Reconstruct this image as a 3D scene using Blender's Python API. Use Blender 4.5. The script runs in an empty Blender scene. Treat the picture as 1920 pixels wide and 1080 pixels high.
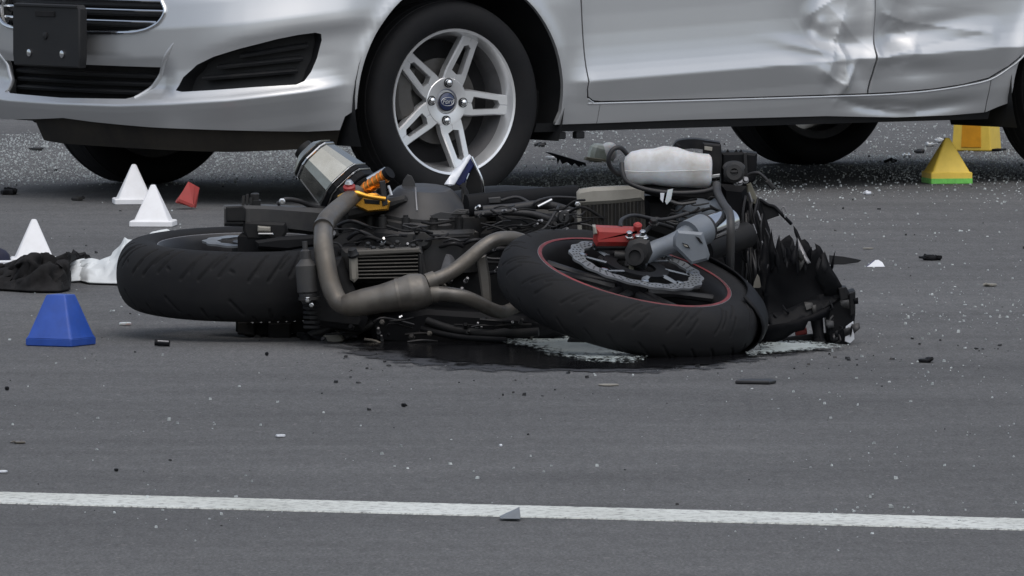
import bpy, bmesh, math, random
import numpy as np
from mathutils import Vector, Matrix, noise
from mathutils.geometry import delaunay_2d_cdt

scene = bpy.context.scene
# ---------------- camera ----------------
F_PX, CAM_H = 19200., 1.365
PITCH = math.atan(1026/F_PX)
cam_d = bpy.data.cameras.new('camera'); cam = bpy.data.objects.new('camera', cam_d); scene.collection.objects.link(cam)
cam_d.sensor_width = 36; cam_d.lens = 36*F_PX/1920; cam_d.clip_start = .5; cam_d.clip_end = 2000
cam.location = (0, 0, CAM_H); cam.rotation_euler = (math.pi/2-PITCH, 0, 0)
scene.camera = cam
# ---------------- sky, sun, exposure ----------------
SUN_EL, SUN_AZ = 66., 165.       # azimuth measured clockwise from +Y (away from the camera)
world = bpy.data.worlds.new('World'); scene.world = world; world.use_nodes = True
wn, wl = world.node_tree.nodes, world.node_tree.links
sky = wn.new('ShaderNodeTexSky'); sky.sky_type = 'NISHITA'; sky.sun_disc = False
sky.sun_elevation = math.radians(SUN_EL); sky.sun_rotation = math.radians(SUN_AZ); sky.air_density = 1.0; sky.dust_density = 3.0; sky.ozone_density = 1.0
hs = wn.new('ShaderNodeHueSaturation'); hs.inputs['Saturation'].default_value = .62
bg = wn['Background']; bg.inputs['Strength'].default_value = .15
wl.new(sky.outputs[0], hs.inputs['Color']); wl.new(hs.outputs[0], bg.inputs[0])
sun_d = bpy.data.lights.new('sun', 'SUN'); sun_d.energy = 1.25; sun_d.angle = math.radians(110); sun_d.color = (1, .975, .925)
sun = bpy.data.objects.new('sun', sun_d); scene.collection.objects.link(sun)
_az, _el = math.radians(SUN_AZ), math.radians(SUN_EL)
sun.rotation_euler = Vector((math.sin(_az)*math.cos(_el), math.cos(_az)*math.cos(_el), math.sin(_el))).to_track_quat('Z', 'Y').to_euler()
sun.location = (0, 0, 30)
vs = scene.view_settings; vs.view_transform = 'Standard'; vs.look = 'None'; vs.exposure = 0; vs.gamma = 1; vs.use_curve_mapping = False
scene.cycles.max_bounces = 6; scene.cycles.use_denoising = True

# ---------------- helpers ----------------
rng = random.Random(7)
_F = np.array([0, math.cos(PITCH), -math.sin(PITCH)]); _U = np.array([0, math.sin(PITCH), math.cos(PITCH)]); _C = np.array([0, 0, CAM_H])
def _ray(px, py): return _F+np.array([(px-960)/F_PX, 0, 0])+(540-py)/F_PX*_U
def W(px, py, Y): d = _ray(px, py); return _C+d*(Y/d[1])            # survey: point of the photograph at a known distance
def G(px, py, z=0.): d = _ray(px, py); return _C+d*((z-CAM_H)/d[2])  # ... or on the ground
def V3(*a): return np.array(a, float)
def unit(a): a = np.asarray(a, float); return a/(np.linalg.norm(a)+1e-12)
def frame(ez, hint=(0, 0, 1)):
    ez = unit(ez); h = np.asarray(hint, float)
    if abs(ez@unit(h)) > .97: h = V3(1, 0, 0)
    ex = unit(np.cross(h, ez)); return ex, np.cross(ez, ex), ez
def catmull(P, sub=6, closed=False):
    P = [np.asarray(p, float) for p in P]; n = len(P); out = []
    if n < 3 and not closed: return P
    g = (lambda i: P[i % n]) if closed else (lambda i: P[min(max(i, 0), n-1)])
    for i in range(n if closed else n-1):
        a, b_, c, d = g(i-1), g(i), g(i+1), g(i+2)
        for k in range(sub):
            t = k/sub; out.append(.5*((2*b_)+(-a+c)*t+(2*a-5*b_+4*c-d)*t*t+(-a+3*b_-3*c+d)*t**3))
    if not closed: out.append(P[-1])
    return out
class MB:
    def __init__(s): s.v = []; s.f = []
    def add(s, v, f):
        o = len(s.v); s.v += [tuple(map(float, p)) for p in v]; s.f += [tuple(i+o for i in q) for q in f]; return s
    def tube(s, path, r, n=12, sub=6, caps=True, flat=1.0, closed=False):
        P = catmull(path, sub, closed) if sub > 1 else [np.asarray(p, float) for p in path]
        m = len(P); rr = np.interp(np.linspace(0, 1, m), np.linspace(0, 1, len(r)), r) if hasattr(r, '__len__') else [r]*m
        T = [unit(P[(i+1) % m if closed else min(i+1, m-1)]-P[(i-1) % m if closed else max(i-1, 0)]) for i in range(m)]
        ex, ey, _ = frame(T[0]); v = []
        for i in range(m):
            ex = unit(ex-T[i]*(ex@T[i])); ey = np.cross(T[i], ex)
            for k in range(n):
                a = 2*math.pi*k/n; v.append(P[i]+ex*math.cos(a)*rr[i]+ey*math.sin(a)*rr[i]*flat)
        f = [(i*n+k, i*n+(k+1) % n, ((i+1) % m)*n+(k+1) % n, ((i+1) % m)*n+k) for i in range(m if closed else m-1) for k in range(n)]
        if caps and not closed: f += [tuple(range(n-1, -1, -1)), tuple(range((m-1)*n, m*n))]
        return s.add(v, f)
    def lathe(s, prof, o, axis, n=32, hint=(0, 0, 1), a0=0, closed=False, wob=None):
        ex, ey, ez = frame(axis, hint); o = np.asarray(o, float); m = len(prof); v = []
        for (r, h) in prof:
            for k in range(n):
                a = a0+2*math.pi*k/n; q = r*(wob(a) if wob else 1); v.append(o+ex*q*math.cos(a)+ey*q*math.sin(a)+ez*h)
        f = [(i*n+k, i*n+(k+1) % n, ((i+1) % m)*n+(k+1) % n, ((i+1) % m)*n+k) for i in range(m if closed else m-1) for k in range(n)]
        if not closed:
            if prof[0][0] > 1e-5: f.append(tuple(range(n-1, -1, -1)))
            if prof[-1][0] > 1e-5: f.append(tuple(range((m-1)*n, m*n)))
        return s.add(v, f)
    def prism(s, poly, o, ex, ey, ez, d, ch=0., taper=1.):      # poly in (ex, ey), from o to o+ez*d, chamfered rims
        P = np.array(poly, float); n = len(P); o = np.asarray(o, float); ex, ey, ez = map(lambda q: np.asarray(q, float), (ex, ey, ez))
        A = sum(P[i, 0]*P[(i+1) % n, 1]-P[(i+1) % n, 0]*P[i, 1] for i in range(n))
        if A < 0: P = P[::-1]
        if np.cross(ex, ey)@ez < 0: pass
        e = np.roll(P, -1, 0)-P; e /= np.linalg.norm(e, axis=1)[:, None]+1e-12; nr = np.stack([-e[:, 1], e[:, 0]], 1); vn = nr+np.roll(nr, 1, 0)
        vn /= np.maximum(np.sum(vn*np.roll(nr, 1, 0), 1), .35)[:, None]
        c = P.mean(0); rings = []
        def ring(Q, h): return [o+ex*q[0]+ey*q[1]+ez*h for q in Q]
        T = c+(P-c)*taper
        if ch > 0:
            sg = 1 if d > 0 else -1
            rings = [ring(P+vn*ch, 0), ring(P, sg*ch), ring(T, d-sg*ch), ring(T+vn*ch, d)]
        else: rings = [ring(P, 0), ring(T, d)]
        v = [q for r in rings for q in r]; m = len(rings)
        f = [(i*n+k, i*n+(k+1) % n, (i+1)*n+(k+1) % n, (i+1)*n+k) for i in range(m-1) for k in range(n)]
        f += [tuple(range(n-1, -1, -1)), tuple(range((m-1)*n, m*n))]
        return s.add(v, f)
    def box(s, c, size, R=None, ch=0.):
        R = np.eye(3) if R is None else np.asarray(R); x, y, z = np.array(size)/2.
        return s.prism([(-x, -y), (x, -y), (x, y), (-x, y)], np.asarray(c, float)-R[:, 2]*z, R[:, 0], R[:, 1], R[:, 2], 2*z, ch)
    def ball(s, o, rx, ry=None, rz=None, n=16, m=9, R=None, pw=1.):
        ry = ry or rx; rz = rz or rx; R = np.eye(3) if R is None else R; v = []; f = []
        sp = lambda q: math.copysign(abs(q)**pw, q)
        for i in range(m+1):
            ph = math.pi*i/m
            for k in range(n):
                a = 2*math.pi*k/n
                v.append(np.asarray(o)+R@V3(rx*sp(math.sin(ph))*sp(math.cos(a)), ry*sp(math.sin(ph))*sp(math.sin(a)), rz*sp(math.cos(ph))))
        f = [(i*n+k, (i+1)*n+k, (i+1)*n+(k+1) % n, i*n+(k+1) % n) for i in range(m) for k in range(n)]
        return s.add(v, f)
def rotm(rx=0, ry=0, rz=0):
    return np.array(Matrix.Rotation(math.radians(rz), 3, 'Z') @ Matrix.Rotation(math.radians(ry), 3, 'Y') @ Matrix.Rotation(math.radians(rx), 3, 'X'))
def link_mesh(name, me, mt, parent=None):
    o = bpy.data.objects.new(name, me); scene.collection.objects.link(o)
    if mt: me.materials.append(mt)
    if parent is not None: o.parent = parent
    return o
def obj(name, mb, mt, parent=None, org=None, smooth=38, fix=True):
    me = bpy.data.meshes.new(name); v = mb.v
    if org is not None: v = [(p[0]-org[0], p[1]-org[1], p[2]-org[2]) for p in v]
    me.from_pydata(v, [], mb.f)
    if fix:
        bm = bmesh.new(); bm.from_mesh(me); bmesh.ops.remove_doubles(bm, verts=bm.verts, dist=1e-6); bmesh.ops.recalc_face_normals(bm, faces=bm.faces); bm.to_mesh(me); bm.free()
    if smooth: me.shade_smooth(); me.set_sharp_from_angle(angle=math.radians(smooth))
    return link_mesh(name, me, mt, parent)
def tag(o, label=None, cat=None, group=None, kind=None):
    for k, val in (('label', label), ('category', cat), ('group', group), ('kind', kind)):
        if val: o[k] = val
    return o
def thing(name, loc, label, cat, group=None, rz=0.):
    o = bpy.data.objects.new(name, None); scene.collection.objects.link(o); o.location = loc; o.rotation_euler = (0, 0, rz); o.empty_display_size = .1
    return tag(o, label, cat, group)

# ---------------- materials ----------------
def mat(name, col, rough=.5, metal=0., var=.0, vscale=20., col2=None, bump=0., bscale=200., coat=0., spec=.5, rvar=0., dirt=None, dscale=6., damt=.5, trans=0., ior=1.45):
    m = bpy.data.materials.new(name); m.use_nodes = True; N, L = m.node_tree.nodes, m.node_tree.links; p = N['Principled BSDF']
    p.inputs['Base Color'].default_value = (*col, 1); p.inputs['Roughness'].default_value = rough; p.inputs['Metallic'].default_value = metal
    p.inputs['Coat Weight'].default_value = coat; p.inputs['Coat Roughness'].default_value = .06; p.inputs['Specular IOR Level'].default_value = spec
    p.inputs['Transmission Weight'].default_value = trans; p.inputs['IOR'].default_value = ior
    tc = N.new('ShaderNodeTexCoord'); out = None
    def noi(sc, det=6, ro=.6):
        n = N.new('ShaderNodeTexNoise'); n.inputs['Scale'].default_value = sc; n.inputs['Detail'].default_value = det; n.inputs['Roughness'].default_value = ro
        L.new(tc.outputs['Object'], n.inputs['Vector']); return n.outputs['Fac']
    def ramp(src, a, b_, c0, c1):
        r = N.new('ShaderNodeValToRGB'); r.color_ramp.elements[0].position = a; r.color_ramp.elements[1].position = b_
        r.color_ramp.elements[0].color = (*c0, 1); r.color_ramp.elements[1].color = (*c1, 1); L.new(src, r.inputs[0]); return r.outputs[0]
    if var or col2:
        c2 = col2 or tuple(min(1, c*(1+var)) for c in col); c1 = col if col2 else tuple(c*(1-var) for c in col)
        out = ramp(noi(vscale), .32, .68, c1, c2)
    if dirt:
        mx = N.new('ShaderNodeMix'); mx.data_type = 'RGBA'; mx.inputs[7].default_value = (*dirt, 1)
        if out is None: mx.inputs[6].default_value = (*col, 1)
        else: L.new(out, mx.inputs[6])
        fr = ramp(noi(dscale, 8, .7), .38, .72, (0, 0, 0), (damt,)*3); L.new(fr, mx.inputs[0]); out = mx.outputs[2]
        rr = N.new('ShaderNodeMapRange'); rr.inputs[3].default_value = rough; rr.inputs[4].default_value = max(rough, .8); L.new(fr, rr.inputs[0]); L.new(rr.outputs[0], p.inputs['Roughness'])
        if metal:
            mr = N.new('ShaderNodeMapRange'); mr.inputs[3].default_value = metal; mr.inputs[4].default_value = metal*.2; L.new(fr, mr.inputs[0]); L.new(mr.outputs[0], p.inputs['Metallic'])
    if out is not None: L.new(out, p.inputs['Base Color'])
    if rvar and not dirt:
        rr = N.new('ShaderNodeMapRange'); rr.inputs[3].default_value = max(.02, rough-rvar); rr.inputs[4].default_value = min(1, rough+rvar); L.new(noi(vscale*1.7), rr.inputs[0]); L.new(rr.outputs[0], p.inputs['Roughness'])
    if bump:
        b_ = N.new('ShaderNodeBump'); b_.inputs['Strength'].default_value = bump; b_.inputs['Distance'].default_value = .003
        L.new(noi(bscale, 4), b_.inputs['Height']); L.new(b_.outputs[0], p.inputs['Normal'])
    return m
M = {}
M['silver'] = mat('silver_paint', (.56, .572, .58), .37, .60, coat=.75, var=.02, vscale=4.)
M['silver'].node_tree.nodes['Principled BSDF'].inputs['Coat Roughness'].default_value = .10
M['paint_lower'] = M['silver']
M['black_plastic'] = mat('black_plastic', (.014, .015, .017), .5, spec=.35, dirt=(.035, .034, .032), dscale=9., damt=.4, bump=.1, bscale=600)
M['under_tray'] = mat('dusty_under_tray', (.018, .017, .016), .75, spec=.3, dirt=(.06, .05, .036), dscale=5., damt=.55)
M['dark_void'] = mat('dark_inner', (.010, .010, .011), .9, var=.3)
M['chrome'] = mat('chrome', (.78, .79, .8), .12, 1., rvar=.05)
M['rubber'] = mat('tyre_rubber', (.0105, .011, .0125), .75, dirt=(.026, .025, .024), dscale=7., damt=.4, bump=.15, bscale=500, spec=.22)
M['alloy'] = mat('wheel_alloy', (.80, .81, .82), .28, .8, coat=.6, dirt=(.40, .39, .37), dscale=10., damt=.2)
M['alloy_dark'] = mat('wheel_barrel', (.26, .26, .27), .45, .8, dirt=(.08, .075, .07), dscale=14., damt=.5)
M['brake_iron'] = mat('brake_iron', (.10, .098, .095), .5, .7, dirt=(.05, .04, .03), dscale=20., damt=.6)
M['badge_blue'] = mat('badge_blue', (.012, .022, .075), .2, coat=1.)
M['glass'] = mat('window_glass', (.01, .012, .013), .05, coat=1.)
M['lens'] = mat('lamp_lens', (.45, .47, .48), .08, .2, coat=1.)
# ---------------- ground ----------------
def asphalt_mat():
    m = bpy.data.materials.new('asphalt'); m.use_nodes = True; N, L = m.node_tree.nodes, m.node_tree.links; p = N['Principled BSDF']
    tc = N.new('ShaderNodeTexCoord')
    def noi(sc, det=4, ro=.6, vec=None):
        n = N.new('ShaderNodeTexNoise'); n.inputs['Scale'].default_value = sc; n.inputs['Detail'].default_value = det; n.inputs['Roughness'].default_value = ro
        L.new(vec or tc.outputs['Object'], n.inputs['Vector']); return n.outputs['Fac']
    def ramp(src, st):
        r = N.new('ShaderNodeValToRGB'); e = r.color_ramp.elements
        e[0].position, e[0].color = st[0][0], (*st[0][1], 1); e[1].position, e[1].color = st[-1][0], (*st[-1][1], 1)
        for q in st[1:-1]: k = e.new(q[0]); k.color = (*q[1], 1)
        L.new(src, r.inputs[0]); return r.outputs[0]
    def mix(a, b_, fac, mode='MIX'):
        x = N.new('ShaderNodeMix'); x.data_type = 'RGBA'; x.blend_type = mode
        for s, i in ((a, 6), (b_, 7)):
            if isinstance(s, tuple): x.inputs[i].default_value = (*s, 1)
            else: L.new(s, x.inputs[i])
        if isinstance(fac, float): x.inputs[0].default_value = fac
        else: L.new(fac, x.inputs[0])
        return x.outputs[2]
    base = ramp(noi(160, 3, .7), [(.28, (.0535, .054, .0545)), (.5, (.101, .102, .103)), (.74, (.170, .171, .172))])
    big = ramp(noi(.55, 5, .55), [(.3, (.80, .80, .81)), (.7, (1.16, 1.16, 1.16))])
    mp = N.new('ShaderNodeMapping'); mp.inputs['Scale'].default_value = (.5, 2.2, 1); L.new(tc.outputs['Object'], mp.inputs[0])
    band = ramp(noi(1.5, 6, .65, mp.outputs[0]), [(.3, (.82,)*3), (.7, (1.12,)*3)])
    c = mix(base, big, 1.0, 'MULTIPLY'); c = mix(c, band, 1.0, 'MULTIPLY')
    mp2 = N.new('ShaderNodeMapping'); mp2.inputs['Scale'].default_value = (1., .22, 1); L.new(tc.outputs['Object'], mp2.inputs[0])
    mid = ramp(noi(42, 7, .75, mp2.outputs[0]), [(.30, (.76,)*3), (.5, (1.,)*3), (.72, (1.22,)*3)]); c = mix(c, mid, 1.0, 'MULTIPLY')
    mp3 = N.new('ShaderNodeMapping'); mp3.inputs['Scale'].default_value = (190, 26, 1); L.new(tc.outputs['Object'], mp3.inputs[0])
    fine = ramp(noi(1., 3, .6, mp3.outputs[0]), [(.28, (.80,)*3), (.5, (1.,)*3), (.74, (1.24,)*3)]); c = mix(c, fine, 1.0, 'MULTIPLY')
    vo = N.new('ShaderNodeTexVoronoi'); vo.inputs['Scale'].default_value = 120; L.new(tc.outputs['Object'], vo.inputs['Vector'])
    peb = ramp(vo.outputs['Color'], [(.90, (0, 0, 0)), (.97, (.5,)*3)]); c = mix(c, (.30, .29, .28), peb)
    L.new(c, p.inputs['Base Color']); p.inputs['Roughness'].default_value = .82; p.inputs['Specular IOR Level'].default_value = .35
    b_ = N.new('ShaderNodeBump'); b_.inputs['Strength'].default_value = .8; b_.inputs['Distance'].default_value = .006
    L.new(noi(75, 6, .75), b_.inputs['Height']); L.new(b_.outputs[0], p.inputs['Normal'])
    return m
M['asphalt'] = asphalt_mat()
g = MB()
xs = [-300, -60, -12, 12, 60, 300]; ys = [-300, -60, 0, 15, 40, 90, 300, 900]
g.add([(x, y, 0) for y in ys for x in xs], [(j*6+i, j*6+i+1, (j+1)*6+i+1, (j+1)*6+i) for j in range(7) for i in range(5)])
tag(obj('road', g, M['asphalt'], smooth=0), kind='structure', label='dark grey asphalt road surface across the whole picture')

# painted line: a worn twelve inch white band
def line_mat():
    m = mat('line_paint', (.62, .64, .62), .75, bump=.3, bscale=260); N, L = m.node_tree.nodes, m.node_tree.links; p = N['Principled BSDF']
    tc = N.new('ShaderNodeTexCoord'); n = N.new('ShaderNodeTexNoise'); n.inputs['Scale'].default_value = 55; n.inputs['Detail'].default_value = 8; n.inputs['Roughness'].default_value = .75
    n2 = N.new('ShaderNodeTexNoise'); n2.inputs['Scale'].default_value = 3.; n2.inputs['Detail'].default_value = 5
    r = N.new('ShaderNodeValToRGB'); r.color_ramp.elements[0].position = .34; r.color_ramp.elements[1].position = .50
    r.color_ramp.elements[0].color = (.16, .16, .16, 1); r.color_ramp.elements[1].color = (.60, .625, .60, 1)
    mx = N.new('ShaderNodeMix'); mx.data_type = 'RGBA'; mx.blend_type = 'MULTIPLY'; mx.inputs[0].default_value = 1
    r2 = N.new('ShaderNodeValToRGB'); r2.color_ramp.elements[0].position = .3; r2.color_ramp.elements[0].color = (.82, .82, .8, 1); r2.color_ramp.elements[1].position = .6
    for q in (n, n2): L.new(tc.outputs['Object'], q.inputs['Vector'])
    L.new(n.outputs['Fac'], r.inputs[0]); L.new(n2.outputs['Fac'], r2.inputs[0]); L.new(r.outputs[0], mx.inputs[6]); L.new(r2.outputs[0], mx.inputs[7]); L.new(mx.outputs[2], p.inputs['Base Color'])
    return m
a0, a1 = G(0, 925), G(1920, 975); b0, b1 = G(0, 945), G(1920, 995.5)
def ext(p, q, t): return p+(q-p)*t
ln = MB(); n = 1400; top = []; bot = []
for i in range(n+1):
    t = -1+3*i/n; j1 = .007*noise.noise((t*90, 0, 0))+.006*noise.noise((t*300, 4, 0)); j2 = .007*noise.noise((t*90, 9, 0))+.006*noise.noise((t*300, 7, 0))
    p = ext(a0, a1, t); q = ext(b0, b1, t); top.append((p[0], p[1]+j1, .003)); bot.append((q[0], q[1]+j2, .003))
lowr = [(x, y-.001, .0005) for x, y, z in bot]; lowt = [(x, y+.001, .0005) for x, y, z in top]
ln.add(top+bot+lowr+lowt, [(n+1+i, n+2+i, i+1, i) for i in range(n)]+[(2*n+2+i, 2*n+3+i, n+2+i, n+1+i) for i in range(n)]+[(i, i+1, 3*n+4+i, 3*n+3+i) for i in range(n)])
tag(obj('road_marking', ln, line_mat(), smooth=0), kind='structure', label='worn white painted line across the foreground asphalt')

# wet patches under the motorcycle: sheets that thin out towards a ragged edge
def blot(name, pxpts, z, mt, jit=.012, sub=10, seed=0):
    P = catmull([G(a, b_)[:2] for a, b_ in pxpts], sub, True); m_ = MB(); c = np.mean(P, 0); ring = []
    for i, q in enumerate(P):
        d = jit*(noise.noise((q[0]*9+seed, q[1]*5, 0))+.5*noise.noise((q[0]*30+seed, q[1]*18, 3))); ring.append(q+unit(q-c)*d)
    k = len(ring); lv = [1., .93, .85, .75, .6, .4, .2]; v = [(c[0]+(q[0]-c[0])*t, c[1]+(q[1]-c[1])*t, z) for t in lv for q in ring]+[(c[0], c[1], z)]; n_ = len(lv)
    m_.add(v, [(r*k+i, r*k+(i+1) % k, (r+1)*k+(i+1) % k, (r+1)*k+i) for r in range(n_-1) for i in range(k)]+[((n_-1)*k+i, (n_-1)*k+(i+1) % k, n_*k) for i in range(k)])
    o = obj(name, m_, mt, smooth=0, fix=False); at = o.data.attributes.new('fade', 'FLOAT', 'POINT'); at.data.foreach_set('value', [1-t for t in lv for _ in range(k)]+[1.]); return o
def fading(m, sx, sy, gain, bias, det=6):      # coverage = thickness (fade) broken up by noise
    N, L = m.node_tree.nodes, m.node_tree.links; p = N['Principled BSDF']; at = N.new('ShaderNodeAttribute'); at.attribute_name = 'fade'
    tc = N.new('ShaderNodeTexCoord'); mp = N.new('ShaderNodeMapping'); mp.inputs['Scale'].default_value = (sx, sy, 1); n = N.new('ShaderNodeTexNoise'); n.inputs['Scale'].default_value = 1; n.inputs['Detail'].default_value = det; n.inputs['Roughness'].default_value = .7
    L.new(tc.outputs['Object'], mp.inputs[0]); L.new(mp.outputs[0], n.inputs['Vector'])
    m1 = N.new('ShaderNodeMath'); m1.operation = 'MULTIPLY_ADD'; m1.inputs[1].default_value = gain; m1.inputs[2].default_value = bias; L.new(at.outputs['Fac'], m1.inputs[0])
    m2 = N.new('ShaderNodeMath'); m2.operation = 'ADD'; L.new(m1.outputs[0], m2.inputs[0]); L.new(n.outputs['Fac'], m2.inputs[1])
    r = N.new('ShaderNodeMapRange'); r.inputs[1].default_value = .47; r.inputs[2].default_value = .60; L.new(m2.outputs[0], r.inputs[0]); L.new(r.outputs[0], p.inputs['Alpha']); return m
M['damp'] = fading(mat('damp_asphalt', (.022, .022, .024), .6, var=.3, vscale=40, bump=.4, bscale=200), 14, 7, 1.3, -.25)
M['wet'] = fading(mat('oily_fluid', (.006, .006, .007), .14, rvar=.08, vscale=8, bump=.12, bscale=120), 10, 5, 1.6, -.22)
M['pale_speckle'] = fading(mat('pale_speckled', (.42, .47, .465), .3, var=.25, vscale=60), 70, 16, .34, -.05, 6)  # pale speckled tone laid over the wet ground, coverage broken up by noise
tag(blot('damp_patch', [(520, 640), (580, 668), (720, 692), (900, 705), (1090, 709), (1290, 705), (1440, 690), (1540, 672), (1600, 655), (1500, 636), (1250, 624), (900, 618), (600, 622)], .002, M['damp'], .05, seed=2), kind='structure', label='damp dark asphalt around the oily puddle')
tag(blot('puddle', [(620, 645), (720, 676), (900, 692), (1090, 700), (1290, 696), (1420, 682), (1500, 664), (1520, 650), (1470, 638), (1250, 628), (900, 622), (680, 626)], .004, M['wet'], .03), kind='structure', label='black oily puddle spreading under the fallen motorcycle')
tag(blot('pale_blotch', [(915, 638), (985, 658), (1050, 676), (1130, 686), (1200, 684), (1206, 664), (1150, 646), (1080, 634), (1000, 628)], .008, M['pale_speckle'], .03, seed=4), kind='stuff', label='pale speckled blotch under the motorcycle front tyre', cat='blotch')
tag(blot('pale_blotch', [(1400, 672), (1450, 669), (1520, 663), (1590, 655), (1540, 646), (1480, 643), (1420, 648)], .008, M['pale_speckle'], .03, seed=8), kind='stuff', label='pale speckled blotch below the broken front fairing', cat='blotch')
tag(blot('pale_blotch', [(515, 628), (560, 633), (580, 627), (560, 620), (530, 622)], .008, M['pale_speckle'], .01, seed=12), kind='stuff', label='small pale blotch below the motorcycle chain', cat='blotch')

# scattered crumbs of glass and plastic
def crumbs(name, zones, mt, label, seed, smin, smax, flat=.5):
    r = random.Random(seed); m_ = MB()
    for (x0, x1, y0, y1, n_, cl) in zones:
        cs = [(r.uniform(x0, x1), r.uniform(y0, y1)) for _ in range(max(1, n_//25))]
        for i in range(n_):
            if r.random() < cl: c = r.choice(cs); x, y = r.gauss(c[0], .10), r.gauss(c[1], .22)
            else: x, y = r.uniform(x0, x1), r.uniform(y0, y1)
            s = smin+(smax-smin)*r.random()**3; a = r.uniform(0, 6.28); k = r.choice((3, 4, 4, 5)); hgt = s*flat*r.uniform(.5, 1.3)
            b_ = [(x+s*math.cos(a+6.283*j/k)*r.uniform(.5, 1), y+s*math.sin(a+6.283*j/k)*r.uniform(.5, 1)) for j in range(k)]
            tx, ty = r.uniform(-.5, .5)*s, r.uniform(-.5, .5)*s
            v = [(p[0], p[1], .001) for p in b_]+[(p[0]*.8+x*.2+tx*.3, p[1]*.8+y*.2+ty*.3, .001+hgt*r.uniform(.6, 1)) for p in b_]
            m_.add(v, [(j, (j+1) % k, k+(j+1) % k, k+j) for j in range(k)]+[tuple(range(k, 2*k))])
    return tag(obj(name, m_, mt, smooth=0, fix=False), label, 'fragments', kind='stuff')
M['crumb_pale'] = mat('glass_crumbs', (.37, .40, .40), .4, var=.6, vscale=40, coat=.5)
M['crumb_dark'] = mat('plastic_crumbs', (.014, .014, .015), .5, var=.3)
M['crumb_red'] = mat('red_plastic_crumbs', (.35, .03, .025), .35)
crumbs('glass_fragments', [(-1.7, 2.0, 17.4, 30.5, 1100, .6), (.6, 1.8, 22, 30, 500, .5), (-1.8, -.2, 31.7, 35.5, 15000, .75), (.0, 2.3, 30.4, 36.5, 6500, .75), (1.1, 2.1, 31.9, 33.8, 6000, .75), (.1, .75, 30.7, 33.0, 5000, .75), (-1.9, 2.6, 36, 46, 900, .3), (.9, 1.7, 21, 26, 260, .4)],
       M['crumb_pale'], 'pale crumbs of broken glass strewn over the asphalt', 3, .0012, .0056, 1.1)
crumbs('plastic_fragments', [(-1.6, 1.9, 17.5, 33, 300, .3), (-.4, 1.4, 22.0, 23.6, 160, .5), (.3, 2.2, 31, 35, 120, .4)], M['crumb_dark'], 'small black plastic crumbs strewn over the asphalt', 5, .0018, .008, .9)
# ---------------- car body surface ----------------
PLAN = [(.872,0),(.868,.15),(.852,.32),(.815,.48),(.745,.625),(.65,.735),(.54,.805),(.42,.843),(.25,.858),(0,.864),(-.5,.866),(-1.2,.866),
        (-1.9,.864),(-2.5,.858),(-2.85,.835),(-3.05,.775),(-3.17,.66),(-3.23,.45),(-3.25,.2),(-3.255,0)]
def _catmull(P, n=40):
    P = [np.array(p, float) for p in P]; P = [2*P[0]-P[1]*np.array([1,1])] + P + [2*P[-1]-P[-2]]
    P[0] = P[2]*np.array([1,-1]); P[-1] = P[-3]*np.array([1,-1]); out = []
    for i in range(1, len(P)-2):
        a, b_, c, d = P[i-1], P[i], P[i+1], P[i+2]
        for k in range(n):
            t = k/n
            out.append(.5*((2*b_)+(-a+c)*t+(2*a-5*b_+4*c-d)*t*t+(-a+3*b_-3*c+d)*t**3))
    out.append(P[-2]); return np.array(out)
_pl = _catmull(PLAN)
_du = np.r_[0, np.cumsum(np.hypot(*np.diff(_pl, axis=0).T))]
_tg = np.gradient(_pl, axis=0); _tg /= np.linalg.norm(_tg, axis=1)[:, None]
UMAX = _du[-1]
def sstep(a, b_, x):
    t = np.clip((np.asarray(x, float)-a)/(b_-a), 0, 1); return t*t*(3-2*t)
def u_of_x(x):     # left side
    m = _pl[:, 0]; return float(np.interp(-x, -m, _du))
def x_of_u(u): return np.interp(np.abs(u), _du, _pl[:, 0])
U_AF = u_of_x(.40)
_FR = np.array([(-.3,-.17),(-.14,-.085),(-.10,-.055),(-.07,-.040),(-.04,-.022),(-.02,-.010),(0,0),(.008,-.008),(.018,-.02),(.032,-.03),(.055,-.037),(.10,-.040),(.16,-.036),(.22,-.034),(.3,-.05),(.4,-.10),(.5,-.18)])
_SD = np.array([(-.3,-.12),(-.20,-.06),(-.15,-.044),(-.125,-.036),(-.10,-.030),(-.065,-.022),(-.03,-.010),(0,0),(.012,-.004),(.025,-.0085),(.045,-.0145),(.07,-.0195),(.10,-.0235),(.14,-.0265),(.2,-.028),(.3,-.027),(.42,-.023),(.52,-.024),(.58,-.034),(.62,-.055),(.66,-.10)])
_FN = np.array([(-.3,-.12),(-.15,-.045),(-.10,-.032),(-.05,-.023),(0,-.018),(.1,-.013),(.22,-.012),(.35,-.017),(.5,-.026),(.58,-.04),(.66,-.10)])
_ZC = np.array([(0,.287),(.3,.289),(.5,.298),(.7,.312),(.9,.335),(U_AF,.356)])
def zcrease(u):
    u = np.abs(np.asarray(u, float)); x = x_of_u(u)
    zs = .350+.0457*np.clip(-x-.479, -.3, 1.9)
    return np.where(u < U_AF, np.interp(u, _ZC[:, 0], _ZC[:, 1]), np.where(x > -.2, .356+(x-.40)*0, zs)*1.0)
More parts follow.
